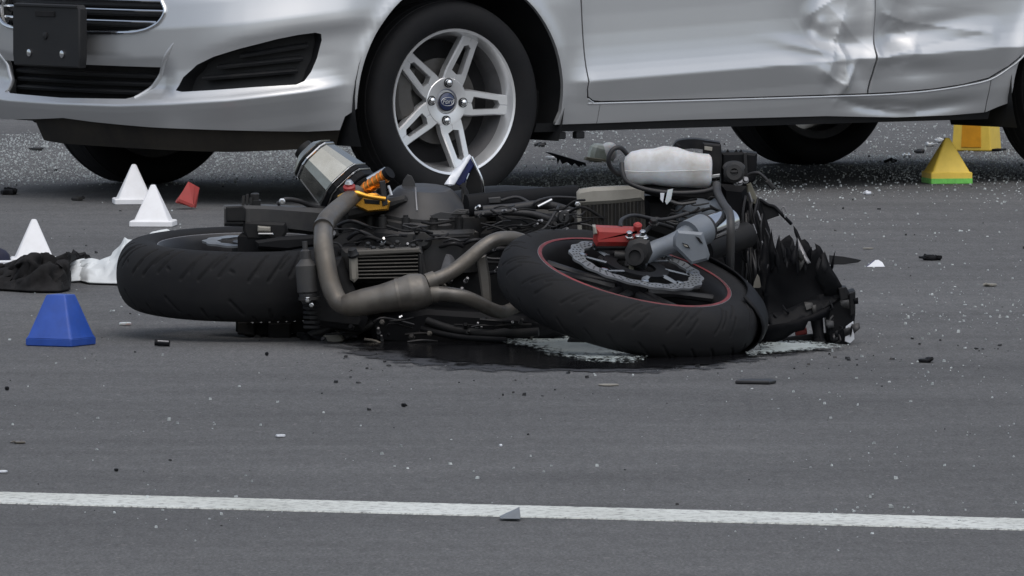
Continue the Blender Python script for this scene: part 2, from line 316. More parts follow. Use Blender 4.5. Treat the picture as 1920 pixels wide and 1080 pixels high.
def dents(x, z):
    g = lambda a, b_, sa, sb, ang=0: np.exp(-(((x-a)*math.cos(ang)+(z-b_)*math.sin(ang))/sa)**2-((-(x-a)*math.sin(ang)+(z-b_)*math.cos(ang))/sb)**2)
    d = -.034*g(-1.39,.60,.085,.075) - .020*g(-1.47,.44,.10,.05) - .012*g(-1.36,.40,.16,.025,.15)
    d += -.030*g(-1.655,.475,.06,.07) - .016*g(-1.80,.49,.16,.035,-.12) + .012*g(-1.56,.50,.02,.14)
    d += .008*g(-1.46,.33,.012,.06,.5) - .012*g(-1.42,.345,.03,.05,.5) - .010*g(-1.52,.35,.03,.05,-.5)
    d += -.012*g(-1.34,.49,.03,.03) + .006*g(-1.38,.505,.02,.02) - .010*g(-1.74,.36,.10,.03)
    d += -.016*g(-1.62,.245,.14,.018,.06) - .012*g(-1.85,.245,.12,.02,-.08) 
    def seg(x0, z0, x1, z1, w, am, wl=None):
        dx, dz = x1-x0, z1-z0; t = np.clip(((x-x0)*dx+(z-z0)*dz)/(dx*dx+dz*dz), 0, 1); q = np.hypot(x-x0-t*dx, z-z0-t*dz); q = q/(w if wl is None else np.where((z-z0-t*dz) > 0, w, wl))
        return am*np.clip(1-q, 0, 1)**1.4*(.35+.65*np.sin(np.pi*np.clip(t*.8+.1, 0, 1)))
    sl = z-(.448-.17*(-x-1.20)); d += -.021*sstep(0, .04, sl)*np.exp(-(np.maximum(sl-.04, 0)/.11)**2)*np.exp(-((x+1.36)/.115)**2)
    d += seg(-1.44,.47,-1.455,.32,.030,.012)+seg(-1.36,.36,-1.455,.315,.03,.008)
    d += seg(-1.60,.535,-1.70,.505,.05,.010)+seg(-1.69,.507,-2.02,.468,.06,.009,.04)+seg(-1.70,.425,-1.98,.462,.05,-.006)+seg(-1.585,.40,-1.71,.425,.035,.014)+seg(-1.33,.53,-1.47,.60,.05,.008)
    d += seg(-1.55,.252,-1.75,.236,.02,.008)+seg(-1.42,.28,-1.62,.24,.02,-.006)
    m = g(-1.42,.46,.11,.10)+.6*g(-1.66,.46,.08,.08)
    for k, (fx, fz, ph, am) in enumerate([(19,9,.3,.0045),(-13,21,1.7,.0035)]):
        d = d + m*am*(1-2*np.abs(np.sin(fx*x+fz*z+ph+.8*np.sin(6*z+5*x+k)))**.8)
    return d
def offset(u, z, side=1):
    sg = np.asarray(u, float); u = np.abs(sg); z = np.asarray(z, float); x = x_of_u(u)
    dz = z-zcrease(u)
    of = np.interp(dz, _FR[:, 0], _FR[:, 1]); os_ = np.interp(dz, _SD[:, 0], _SD[:, 1]); on = np.interp(z-.356, _FN[:, 0], _FN[:, 1])
    wf = 1-sstep(U_AF-.16, U_AF+.02, u)
    ws = sstep(.36, .50, -x)*(1-sstep(2.15, 2.35, -x))
    o = wf*of + (1-wf)*((1-ws)*on+ws*os_)
    # brow over the lamp recess in the bumper corner
    zb = np.interp(u, [.55,.75,.9,1.02,1.12], [.45,.505,.53,.545,.555])
    br = np.clip((u-.55)/.2, 0, 1)*np.clip((1.22-u)/.18, 0, 1)
    t = z-zb
    o = o + br*np.where(t < 0, .012*np.exp(-(t/.03)**2), .012*np.exp(-(t/.07)**2))
    o = o - .45*np.clip(.434-z, 0, .05)*np.clip((.50-u)/.06, 0, 1)*np.clip((z-.31)/.03, 0, 1)
    # wheel arch lips
    for xc in (0, -2.489):
        r = np.hypot(x-xc, z-.305); o = o + .010*np.exp(-((r-.372)/.028)**2)*(z > .1)
    o = o + np.where(sg > 0, dents(x, z), 0)
    return o
def S(u, z):
    u = np.asarray(u, float); z = np.asarray(z, float); a = np.abs(u); sg = np.where(u < 0, -1., 1.)
    cx = np.interp(a, _du, _pl[:, 0]); cy = np.interp(a, _du, _pl[:, 1])
    tx = np.interp(a, _du, _tg[:, 0]); ty = np.interp(a, _du, _tg[:, 1])
    o = offset(u, z); nx, ny = ty, -tx
    return np.stack([cx+nx*o, (cy+ny*o)*sg, z+0*cx], -1)
def Snorm(u, z, e=.0025):
    a = S(u+e, z)-S(u-e, z); b_ = S(u, z+e)-S(u, z-e)
    n = np.cross(a, b_); n /= np.linalg.norm(n, axis=-1)[..., None]+1e-12
    return n
# ---------------- the car ----------------
CAR_TH = math.radians(36.5)
car = thing('damaged_car', (-.6546, 30.9715, 0), 'silver hatchback car with dented doors parked behind the fallen motorcycle', 'car', rz=math.pi+CAR_TH)
# local axes: x = forward, y = left, z = up
def inside(P, poly):
    x, y = P[:, 0], P[:, 1]; r = np.zeros(len(P), bool); n = len(poly)
    for i in range(n):
        x0, y0 = poly[i]; x1, y1 = poly[(i+1) % n]
        c = ((y0 > y) != (y1 > y)); xi = (x1-x0)*(y-y0)/((y1-y0) if abs(y1-y0) > 1e-12 else 1e-12)+x0
        r ^= c & (x < xi)
    return r
def resample(poly, step):
    out = []; n = len(poly)
    for i in range(n):
        a, b_ = np.array(poly[i], float), np.array(poly[(i+1) % n], float); k = max(1, int(math.ceil(np.linalg.norm(b_-a)/step)))
        out += [a+(b_-a)*j/k for j in range(k)]
    return out
DZ = sorted(set([0.]+[round(s_*k*.006, 4) for k in range(1, 9) for s_ in (1, -1)]+[round(.048+.014*k, 4) for k in range(1, 48)]+[round(-.048-.012*k, 4) for k in range(1, 16)]))
def panel(name, outline, mt, holes=(), parent=None, step=.012, du=.02, fl=.014, off=0., dense=None):
    bnd = [resample(outline, step)]+[resample(h, step) for h in holes]
    V, E_ = [], []
    for l in bnd:
        o = len(V); V += [tuple(p) for p in l]; E_ += [(o+i, o+(i+1) % len(l)) for i in range(len(l))]
    B = np.array(V); u0, u1 = B[:, 0].min(), B[:, 0].max(); us = np.arange(u0+du/2, u1, du)
    if dense: us = np.unique(np.concatenate([us, np.arange(max(u0, dense[0]), min(u1, dense[1]), .007)]))
    UU, DD = np.meshgrid(us, DZ); P = np.stack([UU.ravel(), (zcrease(UU)+DD).ravel()], 1)
    if dense:
        uu, zz = np.meshgrid(np.arange(max(u0, dense[0]), min(u1, dense[1]), .0075), np.arange(B[:, 1].min(), min(.75, B[:, 1].max()), .0075)); P2 = np.stack([uu.ravel(), zz.ravel()], 1)
        P = P[(P[:, 0] < dense[0]) | (P[:, 0] > dense[1])]; P = np.concatenate([P, P2])
    k = inside(P, bnd[0])
    for h in bnd[1:]: k &= ~inside(P, h)
    P = P[k]
    if len(P):
        dm = np.full(len(P), 9.)
        for i in range(0, len(B), 64): dm = np.minimum(dm, np.sqrt(((P[:, None]-B[None, i:i+64])**2).sum(2)).min(1))
        P = P[dm > .0045]
    allv = [Vector(p) for p in V]+[Vector(p) for p in P]
    r = delaunay_2d_cdt(allv, E_, [], 0, 1e-7); pv = np.array([tuple(q) for q in r[0]]); T = np.array([tuple(t) for t in r[2]])
    c = pv[T].mean(1); k = inside(c, bnd[0])
    for h in bnd[1:]: k &= ~inside(c, h)
    T = T[k]; X = S(pv[:, 0], pv[:, 1]); Nn = Snorm(pv[:, 0], pv[:, 1])
    X = X+Nn*off
    q = X[T]; fn = np.cross(q[:, 1]-q[:, 0], q[:, 2]-q[:, 0]); flip = (fn*Nn[T].mean(1)).sum(1) < 0
    if flip.mean() > .5: pass
    T[flip] = T[flip][:, ::-1]
    # flange
    cnt = {}
    for t in T:
        for a, b_ in ((t[0], t[1]), (t[1], t[2]), (t[2], t[0])): cnt[(a, b_)] = 1
    be = [e for e in cnt if (e[1], e[0]) not in cnt]
    bvs = sorted({i for e in be for i in e}); n0 = len(X); i1 = {b_: n0+j for j, b_ in enumerate(bvs)}; i2 = {b_: n0+len(bvs)+j for j, b_ in enumerate(bvs)}
    Xf = np.concatenate([X, X[bvs], X[bvs]-Nn[bvs]*fl])
    F_ = [tuple(t) for t in T]+[(i1[b_], i1[a], i2[a], i2[b_]) for a, b_ in be]
    me = bpy.data.meshes.new(name); me.from_pydata([tuple(p) for p in Xf], [], F_); me.shade_smooth()
    fnrm = np.zeros_like(Xf); fnrm[:n0] = Nn
    bn = {}
    for a, b_ in be:
        e = X[b_]-X[a]; nn = np.cross(e, Nn[a]); nn = nn/(np.linalg.norm(nn)+1e-12)
        for i in (a, b_): bn.setdefault(i, []).append(nn)
    for i, l in bn.items():
        w = unit(np.sum(l, 0)); fnrm[i1[i]] = w; fnrm[i2[i]] = w
    me.normals_split_custom_set_from_vertices([tuple(p) for p in fnrm])
    return link_mesh(name, me, mt, parent or car)
def ux(x): return u_of_x(x)
def mir(poly): return [(-u, z) for u, z in poly][::-1]
def arch(xc, r, a0, a1, n=26, zc=.305): return [(xc+r*math.cos(math.radians(a0+(a1-a0)*i/n)), zc+r*math.sin(math.radians(a0+(a1-a0)*i/n))) for i in range(n+1)]
def rnd(poly, sub=4): return [tuple(p) for p in catmull(poly, sub, True)]
FOG = [(.506, .338), (.53, .377), (.579, .414), (.636, .438), (.725, .463), (.847, .492), (.913, .504), (.965, .510), (.983, .506), (.986, .488), (.972, .435), (.953, .395), (.930, .368), (.904, .358), (.78, .351), (.644, .341), (.53, .334)]
UPG_H = [(0, .499), (.285, .504), (.367, .511), (.408, .522), (.440, .540), (.456, .572), (.432, .604), (.40, .63), (0, .632)]
UPG = UPG_H+[(-u, z) for u, z in UPG_H[::-1][1:-1]]
LOW_H = [(0, .404), (.436, .404), (.408, .362), (.380, .334), (.352, .318), (.31, .309), (0, .304)]
LOW = LOW_H+[(-u, z) for u, z in LOW_H[::-1][1:-1]]
# bumper with its openings
ar = [(ux(x), z) for x, z in arch(0, .372, 62, -3)]                       # up over the tyre, then down its front edge
lo = [(ux(.405), .262), (ux(.415), .222), (.95, .218), (.72, .222), (.40, .227), (.15, .236), (0, .244)]
half = [(0, .655), (.5, .655), (.9, .655), (ar[0][0], .655)]+ar+lo
bump = half+[(-u, z) for u, z in half[::-1][1:-1]]
panel('front_bumper', bump, M['silver'], [UPG, LOW, FOG, mir(FOG)])
# lamp recess inserts with slats
def recess(poly, depth, mt, name, sgn=1):
    # walls follow the opening, the floor lies deeper
    P = resample(poly, .012); X = S(np.array([p[0] for p in P]), np.array([p[1] for p in P])); Nn = Snorm(np.array([p[0] for p in P]), np.array([p[1] for p in P]))
    cu = np.mean([p[0] for p in P]); cz = np.mean([p[1] for p in P]); k = len(P); mb = MB()
    sc = np.array([(cu+(p[0]-cu)*.93, cz+(p[1]-cz)*.88) for p in P]); X2 = S(sc[:, 0], sc[:, 1])-Snorm(sc[:, 0], sc[:, 1])*depth
    mid = np.array([(cu+(p[0]-cu)*.4, cz+(p[1]-cz)*.4) for p in P]); X3 = S(mid[:, 0], mid[:, 1])-Snorm(mid[:, 0], mid[:, 1])*depth
    v = list(X-Nn*.001)+list(X2)+list(X3)+[X3.mean(0)]
    mb.add(v, [(i, (i+1) % k, k+(i+1) % k, k+i) for i in range(k)]+[(k+i, k+(i+1) % k, 2*k+(i+1) % k, 2*k+i) for i in range(k)]+[(2*k+i, 2*k+(i+1) % k, 3*k) for i in range(k)])
    return obj(name, mb, mt, car)
def strip(pts, off, h, dep, mb):        # a slat that follows the body surface: pts (u,z), outer face at offset -off, height h, depth dep
    A = np.array(pts); X = S(A[:, 0], A[:, 1]); Nn = Snorm(A[:, 0], A[:, 1]*0+.45); Nn[:, 2] = 0; Nn /= np.linalg.norm(Nn, axis=1)[:, None]; k = len(A); v = []
    base = S(A[:, 0], A[:, 1]*0+.42); base[:, 2] = A[:, 1]; base = .5*base+.5*X; base[:, 2] = A[:, 1]
    for i in range(k):
        f0 = base[i]-Nn[i]*off; b_ = base[i]-Nn[i]*(off+dep)
        v += [f0+V3(0, 0, -h/2), f0+V3(0, 0, h*.15)+Nn[i]*.004, f0+V3(0, 0, h/2), b_+V3(0, 0, h/2+.004), b_+V3(0, 0, -h/2+.004)]
    f = [(i*5+j, i*5+(j+1) % 5, (i+1)*5+(j+1) % 5, (i+1)*5+j) for i in range(k-1) for j in range(5)]+[(4, 3, 2, 1, 0), tuple(range((k-1)*5, k*5))]
    return mb.add(v, f)
for sg, pl in ((1, FOG), (-1, mir(FOG))):
    rc = recess(pl, .055, M['black_plastic'], 'lamp_recess')
    for z0, z1, ua, ub in ((.372, .396, .585, .915), (.406, .432, .64, .93), (.440, .470, .72, .945)):
        sl = MB(); strip([(sg*(ua+(ub-ua)*t), z0+(z1-z0)*t) for t in np.linspace(0, 1, 12)], .022, .011, .026, sl)
        o = obj('slat', sl, M['black_plastic'], rc)
# grilles
def backing(poly_z, umax, off, name):
    mb = MB(); us = np.linspace(-umax, umax, 41); zs = np.linspace(*poly_z, 5); UU, ZZ = np.meshgrid(us, zs); X = S(UU, ZZ*0+.45); X[..., 2] = ZZ
    Nn = Snorm(UU, ZZ*0+.45); Nn[..., 2] = 0; X = X-Nn*off; v = X.reshape(-1, 3)
    mb.add(v, [(j*41+i, j*41+i+1, (j+1)*41+i+1, (j+1)*41+i) for j in range(4) for i in range(40)]); return obj(name, mb, M['dark_void'], car)
ug = backing((.47, .66), .52, .06, 'upper_grille'); lg = backing((.275, .425), .50, .07, 'lower_grille')
for z, um in ((.604, .43), (.572, .445), (.539, .415)):
    ch = MB(); ua = np.linspace(-um, um, 40); X = S(ua, ua*0+z)-Snorm(ua, ua*0+z)*.012; ch.tube([tuple(p) for p in X], .0042, 8, 1); obj('chrome_bar', ch, M['chrome'], ug)
    bb = MB(); X = S(ua, ua*0+z)-Snorm(ua, ua*0+z)*.030
    X = X+V3(0, 0, -.008); bb.tube([tuple(p) for p in X], .009, 8, 1, flat=.9); obj('grille_bar', bb, M['black_plastic'], ug)
ch = MB(); A = np.array(catmull([(-u, z) for u, z in UPG_H[6:0:-1]]+UPG_H[0:7], 8)); X = S(A[:, 0], A[:, 1])+Snorm(A[:, 0], A[:, 1])*.001; ch.tube([tuple(p) for p in X], .0058, 8, 1); obj('chrome_surround', ch, M['chrome'], ug)
for z in (.325, .350, .374):
    sl = MB(); um = .37+.8*(z-.325); strip([(t, z) for t in np.linspace(-um, um, 34)], .030, .011, .03, sl); obj('slat', sl, M['black_plastic'], lg)
for sg in (1, -1):
    ed = MB(); A = np.array(catmull([(sg*.345, .313), (sg*.40, .355), (sg*.44, .405), (sg*.475, .45), (sg*.497, .478)], 8)); X = S(A[:, 0], A[:, 1])+Snorm(A[:, 0], A[:, 1])*-.003
    ed.tube([tuple(p) for p in X], [.007, .009, .009, .008, .003], 10, 1); obj('bumper_edge', ed, M['silver'], car)
# plate bracket
pb = MB(); o_ = V3(.880, 0, 0)
pb.prism([(-.172, .398), (.172, .398), (.178, .43), (.178, .572), (.165, .584), (-.165, .584), (-.178, .572), (-.178, .43)], o_, (0, 1, 0), (0, 0, 1), (1, 0, 0), .030, .004)
br_ = obj('plate_bracket', pb, M['black_plastic'], car)
q = MB(); q.box((.9125, 0, .555), (.004, .10, .016), ch=.001); obj('slot', q, M['dark_void'], br_)
fr = MB()
for zc in (.579,): fr.box((.9115, 0, zc), (.006, .33, .008), ch=.0015)
obj('ridge', fr, M['black_plastic'], br_)
for y, z in ((-.085, .437), (.09, .437), (0, .49)):
    q = MB(); q.lathe([(.011, 0), (.011, .004), (.006, .006), (0, .006)], (.910, y, z), (1, 0, 0), 14); obj('screw', q, M['chrome'] if z < .45 else M['black_plastic'], br_)
# under tray
ut = MB(); us = np.linspace(-.20, ux(.405), 40); zt = np.interp(us, [-.2, 0, .4, .7, 1.07], [.25, .246, .229, .224, .222]); zb = np.interp(us, [-.2, -.1, .66, 1.07], [.170, .164, .156, .168])
X0 = S(us, zt); N0 = Snorm(us, us*0+.5); N0[:, 2] = 0; X0 = X0-N0*.012; X0[:, 2] = zt+.012; X1 = X0-N0*.035; X1[:, 2] = zb+.02; X2 = X0-N0*.045; X2[:, 2] = zb; X3 = X0-N0*.32; X3[:, 2] = zb+.03
k = len(us); ut.add(list(X0)+list(X1)+list(X2)+list(X3), [(r_*k+i, r_*k+i+1, (r_+1)*k+i+1, (r_+1)*k+i) for r_ in range(3) for i in range(k-1)]); obj('under_tray', ut, M['under_tray'], car)
nb = MB(); us = np.linspace(-.55, -.05, 12); X0 = S(us, us*0+.25)-V3(.012, 0, 0); nb.add(list(X0)+list(X0-V3(.02, 0, .022)), [(i, i+1, 13+i, 12+i) for i in range(11)]); obj('chin_flap', nb, M['black_plastic'], car)
# fender
fe = [(ux(x), z) for x, z in arch(0, .372, 63, 180)]+[(ux(-.372), .26), (ux(-.355), .222), (ux(-.515), .2225), (ux(-.518), .282), (ux(-.49), .286), (ux(-.466), .300), (ux(-.459), .325), (ux(-.4595), .35), (ux(-.444), .592), (ux(-.42), .94), (ux(-.2), .90), (ux(.1), .85), (ux(.3), .79), (ar[0][0], .73)]
fe = [(u, min(z, .95)) for u, z in fe]
# doors, sill, rear quarter
fd = [(ux(-.4505), .592), (ux(-.464), .35), (ux(-.4635), .327), (ux(-.470), .304), (ux(-.49), .2925), (ux(-.52), .2895), (ux(-1.06), .2895), (ux(-1.545), .2915), (ux(-1.5445), .30), (ux(-1.552), .35), (ux(-1.564), .57), (ux(-1.57), .965), (ux(-.43), .945)]
rd = [(ux(-1.551), .2915), (ux(-1.70), .295), (ux(-1.81), .301), (ux(-1.92), .312), (ux(-2.02), .330), (ux(-2.09), .365), (ux(-2.15), .42), (ux(-2.20), .50), (ux(-2.26), .62), (ux(-2.40), .72), (ux(-2.45), .98), (ux(-1.576), .965), (ux(-1.570), .57), (ux(-1.558), .35), (ux(-1.5505), .30)]
si = [(ux(-.52), .2835), (ux(-1.06), .284), (ux(-1.55), .2855), (ux(-1.70), .289), (ux(-1.81), .295), (ux(-1.92), .306), (ux(-2.03), .325), (ux(-2.03), .26), (ux(-2.03), .222), (ux(-1.9), .216), (ux(-1.68), .214), (ux(-1.4), .2245), (ux(-.86), .2255), (ux(-.517), .2225)]
qa = [(ux(x), z) for x, z in arch(-2.489, .372, -4, 180)]
qp = [(ux(-2.034), .222), (ux(-2.034), .326), (ux(-2.095), .360), (ux(-2.156), .416), (ux(-2.206), .498), (ux(-2.266), .618), (ux(-2.406), .716), (ux(-2.456), .98), (UMAX-.02, .98), (UMAX-.02, .24), (4.6, .24), (ux(-2.9), .23)]+qa[::-1]+[(ux(-2.115), .25)]
for sg in (1, -1):
    fx = (lambda p: p) if sg > 0 else mir
    panel('fender', fx(fe), M['silver'])
    d1 = panel('front_door', fx(fd), M['silver'], dense=(ux(-1.1), ux(-1.7)) if sg > 0 else None, fl=.02)
    d2 = panel('rear_door', fx(rd), M['silver'], dense=(ux(-1.4), ux(-2.15)) if sg > 0 else None, fl=.02)
    if sg > 0: d1['label'] = 'front door with a deep crumpled dent'; d2['label'] = 'rear door with a wedge shaped dent'
    panel('sill', fx(si), M['silver'], dense=(ux(-1.4), ux(-2.0)) if sg > 0 else None)
    panel('rear_quarter', fx(qp), M['silver'], du=.03)
    # bright lip of the door seal, dark gap, black sill skirt
    A = np.array([(ux(x), z) for x, z in [(-.47, .3005), (-.492, .2890), (-.52, .2862), (-1.06, .2868), (-1.545, .2885), (-1.70, .292), (-1.81, .298), (-1.92, .309), (-2.03, .328), (-2.10, .366), (-2.16, .42)]]); A = np.array(catmull(A, 8)); A[:, 0] *= sg
    X = S(A[:, 0], A[:, 1]-.004)-Snorm(A[:, 0], A[:, 1])*.0012; sm = MB(); sm.tube([tuple(p) for p in X], .0036, 8, 1); obj('door_seam_lip', sm, M['silver'], car)
    X = S(A[:, 0], A[:, 1])-Snorm(A[:, 0], A[:, 1])*.018; gp = MB(); gp.tube([tuple(p) for p in X], .007, 6, 1); obj('door_seal', gp, M['dark_void'], car)
    sp = MB(); A = np.array([(ux(-1.5485), z) for z in np.linspace(.29, .95, 20)]); A[:, 0] = np.array([ux(-1.548-.02*max(0, min(1, (z-.30)/.27))) for z in A[:, 1]])*sg; X = S(A[:, 0], A[:, 1])-Snorm(A[:, 0], A[:, 1])*.016; sp.tube([tuple(p) for p in X], .009, 6, 1); obj('door_seal', sp, M['dark_void'], car)
    sp = MB(); A = np.array([(ux(-.46+.035*(z-.33)/.6), z) for z in np.linspace(.31, .95, 20)]); A[:, 0] *= sg; X = S(A[:, 0], A[:, 1])-Snorm(A[:, 0], A[:, 1])*.016; sp.tube([tuple(p) for p in X], .009, 6, 1); obj('door_seal', sp, M['dark_void'], car)
    sk = MB(); us = np.array([ux(x) for x in np.linspace(-.30, -2.06, 40)])*sg; zt = np.interp(-x_of_u(us), [.3, .86, 1.4, 1.68, 1.9, 2.06], [.225, .228, .228, .218, .220, .226])
    X0 = S(us, zt)-Snorm(us, zt)*.008; X1 = X0.copy(); X1[:, 1] -= sg*.012; X1[:, 2] = .200; X2 = X0.copy(); X2[:, 1] -= sg*.12; X2[:, 2] = .196; k = len(us)
    sk.add(list(X0)+list(X1)+list(X2), [(r_*k+i, r_*k+i+1, (r_+1)*k+i+1, (r_+1)*k+i) for r_ in (0, 1) for i in range(k-1)]); obj('sill_skirt', sk, M['black_plastic'], car)
for x in (-.40, -.47): 
    q = MB(); q.box((x, .80, .188), (.03, .02, .022), ch=.003); obj('jacking_point', q, M['black_plastic'], car)
# floor pan, wheel houses
fp = MB(); fp.prism([(.55, -.62), (.55, .62), (-.30, .66), (-.42, .74), (-2.02, .74), (-2.2, .60), (-3.0, .60), (-3.0, -.60), (-2.2, -.60), (-2.02, -.74), (-.42, -.74), (-.30, -.66)], (0, 0, .205), (1, 0, 0), (0, 1, 0), (0, 0, 1), .12, .01); obj('floor_pan', fp, M['dark_void'], car)
for xc in (0, -2.489):
    for sg in (1, -1):
        wh = MB(); A = arch(xc, .385, -20, 200, 30); v = [(x, sg*.845, z) for x, z in A]+[(x, sg*.52, z) for x, z in A]; k = len(A)
        wh.add(v, [(i, i+1, k+i+1, k+i) for i in range(k-1)]+[tuple(range(k, 2*k))]); obj('wheel_liner', wh, M['black_plastic'], car)
# bonnet, headlamps, cabin (above the frame)
bn = MB(); xs_ = np.linspace(.78, -.42, 14); ts = np.linspace(-1, 1, 15); v = []
for x in xs_:
    ye = float(np.interp(-x, [-.78, -.7, -.5, 0, .42], [.50, .62, .70, .76, .78])); z0 = float(np.interp(-x, [-.78, -.7, -.5, -.2, .1, .42], [.68, .73, .79, .86, .91, .955]))
    v += [(x-.06*abs(t)**2*(x > .6), t*ye, z0+.05*(1-t*t)) for t in ts]
bn.add(v, [(j*15+i, j*15+i+1, (j+1)*15+i+1, (j+1)*15+i) for j in range(13) for i in range(14)]); obj('bonnet', bn, M['silver'], car)
for sg in (1, -1):
    hl = [(.62, .66), (.9, .66), (ux(.25), .66), (ux(.22), .72), (ux(.30), .775), (.9, .76), (.7, .715)]
    panel('headlamp', hl if sg > 0 else mir(hl), M['lens'])
st = [(-.42, .955, .955, .76, .75), (-.75, .97, 1.22, .77, .62), (-1.15, .975, 1.42, .775, .58), (-1.6, .98, 1.465, .775, .57), (-2.2, .99, 1.44, .77, .56), (-2.7, 1.0, 1.36, .74, .53), (-3.05, 1.0, 1.05, .68, .60), (-3.15, .98, .985, .66, .62)]
gl = MB(); rf = MB(); v = []
for x, zb_, zt_, wb, wt in st: v += [(x, wb, zb_), (x, wt, zt_), (x, -wt, zt_), (x, -wb, zb_)]
gl.add(v, [(i*4+j, i*4+j+1, (i+1)*4+j+1, (i+1)*4+j) for i in range(len(st)-1) for j in range(3)]); obj('window_glass', gl, M['glass'], car)
v = []
for x, zb_, zt_, wb, wt in st[2:6]: v += [(x, t*(wt+.02), zt_+.008+.03*(1-t*t)) for t in np.linspace(-1, 1, 9)]
rf.add(v, [(j*9+i, j*9+i+1, (j+1)*9+i+1, (j+1)*9+i) for j in range(3) for i in range(8)]); obj('roof', rf, M['silver'], car)
for sg in (1, -1):
    for P in (st[0:3], st[5:8]):
        q = MB(); q.tube([(x, sg*(wt+.01), zt_+.005) for x, zb_, zt_, wb, wt in P], .035, 8, 4); obj('pillar', q, M['silver'], car)
    q = MB(); q.tube([(-1.56, sg*.785, .97), (-1.56, sg*.58, 1.45)], .04, 8, 1); obj('pillar', q, M['black_plastic'], car)
    q = MB(); q.ball((-.62, sg*.93, 1.03), .06, .10, .07); obj('door_mirror', q, M['silver'], car)

# ---- wheels ----
TR, TW = .300, .195
TYRE = [(.212, .075), (.222, .086), (.240, .0965), (.262, .0985), (.280, .094), (.291, .085), (.2965, .070), (.299, .045), (.300, .02)]
TYRE = TYRE+[(r, -h) for r, h in TYRE[::-1]]
def car_wheel(x, y, sg, steer=0., full=True):
    # wheel frame: ax points outwards
    st_ = math.radians(steer); ax = V3(math.sin(st_)*-sg, math.cos(st_)*sg, 0) if sg > 0 else V3(math.sin(st_), -math.cos(st_), 0); o = V3(x, y, TR-.003)
    fw = unit(np.cross(ax, V3(0, 0, 1)))*(1 if sg > 0 else -1)
    fw = V3(ax[1], -ax[0], 0)*(1 if sg > 0 else -1); up = V3(0, 0, 1)
    t = MB(); pr = [(r, h) for r, h in TYRE]
    g_ = []
    for r, h in pr: g_.append((r, h))
    t.lathe(g_, o, ax, 72, closed=True)
    # flattened contact patch
    t.v = [(p[0], p[1], max(p[2], .0015)) for p in t.v]
    ty = obj('tyre', t, M['rubber'], car)
    for h in (-.055, -.02, .02, .055):
        gq = MB(); gq.lathe([(.2988, h-.004), (.3003, h-.004), (.3003, h+.004), (.2988, h+.004)], o, ax, 72, closed=True); gq.v = [(p[0], p[1], max(p[2], .0018)) for p in gq.v]; obj('tread_groove', gq, M['dark_void'], ty)
    R_ = MB(); R_.lathe([(.206, .060), (.214, .070), (.2185, .080), (.216, .0835), (.209, .0815), (.205, .072), (.2005, .058), (.196, .042), (.199, .042)], o, ax, 72, closed=True)
    rim = obj('rim', R_, M['alloy'], car)
    B_ = MB(); B_.lathe([(.1965, .043), (.190, .01), (.184, -.03), (.19, -.07), (.212, -.082), (.215, -.078), (.20, -.06), (.199, .043)], o, ax, 72, closed=True); obj('rim_barrel', B_, M['alloy_dark'], rim)
    if not full: 
        d = MB(); d.lathe([(0, .03), (.08, .03), (.19, .02), (.19, .0), (0, .0)], o, ax, 40); obj('wheel_face', d, M['alloy'], rim); return
    bk = MB(); bk.lathe([(.03, -.03), (.19, -.03), (.19, -.045), (.03, -.045)], o, ax, 40, closed=True); obj('brake_backplate', bk, M['dark_void'], rim)
    di = MB(); di.lathe([(.05, -.002), (.128, -.002), (.128, -.022), (.05, -.022)], o, ax, 48, closed=True); obj('brake_disc', di, M['brake_iron'], rim)
    ca = MB(); co = o+fw*.135+up*.03; ca.prism([(-.035, -.075), (.025, -.082), (.04, -.04), (.042, .04), (.025, .078), (-.035, .07), (-.02, 0)], co-ax*.04, fw, up, ax, .075, .010); obj('brake_caliper', ca, M['brake_iron'], rim)
    hb = MB(); hb.lathe([(.068, .010), (.073, .034), (.072, .0405), (.069, .0430), (.058, .0425), (.038, .039), (.034, .034), (0, .034)], o, ax, 60); hub = obj('wheel_hub', hb, M['alloy'], rim)
    for k in range(5):
        a = math.radians(68+72*k); er = -fw*math.cos(a)+up*math.sin(a); et = -fw*-math.sin(a)+up*math.cos(a)
        et = fw*math.sin(a)+up*math.cos(a)
        sp = MB()
        for s_ in (-1, 1):
            rs0 = (.050, .087, .093, .172, .179, .209); inn = (0, 0, .0185, .0115, 0, 0); out = (.038, .0390, .0385, .0310, .0305, .029); zz = (.0405, .0425, .043, .0545, .0555, .062); v = []
            for r, wi, wo, z_ in zip(rs0, inn, out, zz):
                for w_, dz_ in ((wi, -.026), (wi, -.003), (wi+.0015, 0), (wo-.0035, 0), (wo, -.005), (wo+.002, -.026)): v.append(o+er*r+et*w_*s_+ax*(z_+dz_))
            sp.add(v, [(i*6+j, i*6+(j+1) % 6, (i+1)*6+(j+1) % 6, (i+1)*6+j) for i in range(5) for j in range(6)]+[(5, 4, 3, 2, 1, 0), tuple(range(30, 36))])
        obj('spoke', sp, M['alloy'], rim, smooth=20)
    for k in range(4):
        a = math.radians(90+90*k-4); c = o+(-fw*math.cos(a)+up*math.sin(a))*.056+ax*.0425
        w_ = MB(); w_.lathe([(.0145, -.002), (.0145, .003), (.0125, .0035), (.0125, -.001)], c, ax, 18, closed=True); obj('nut_seat', w_, M['dark_void'], hub)
        w_ = MB(); w_.lathe([(.0098, -.004), (.0098, .006), (.0085, .011), (.005, .0135), (0, .0145)], c, ax, 12); obj('wheel_nut', w_, M['chrome'], hub)
    cc = MB(); cc.lathe([(.0275, .033), (.0275, .0415), (.0245, .044), (0, .0455)], o, ax, 36); cap = obj('centre_cap', cc, M['badge_blue'], rim)
    rg = MB(); rg.lathe([(.0265, .0405), (.0285, .0405), (.0285, .043), (.0265, .0435)], o, ax, 36, closed=True); obj('cap_ring', rg, M['dark_void'], cap)
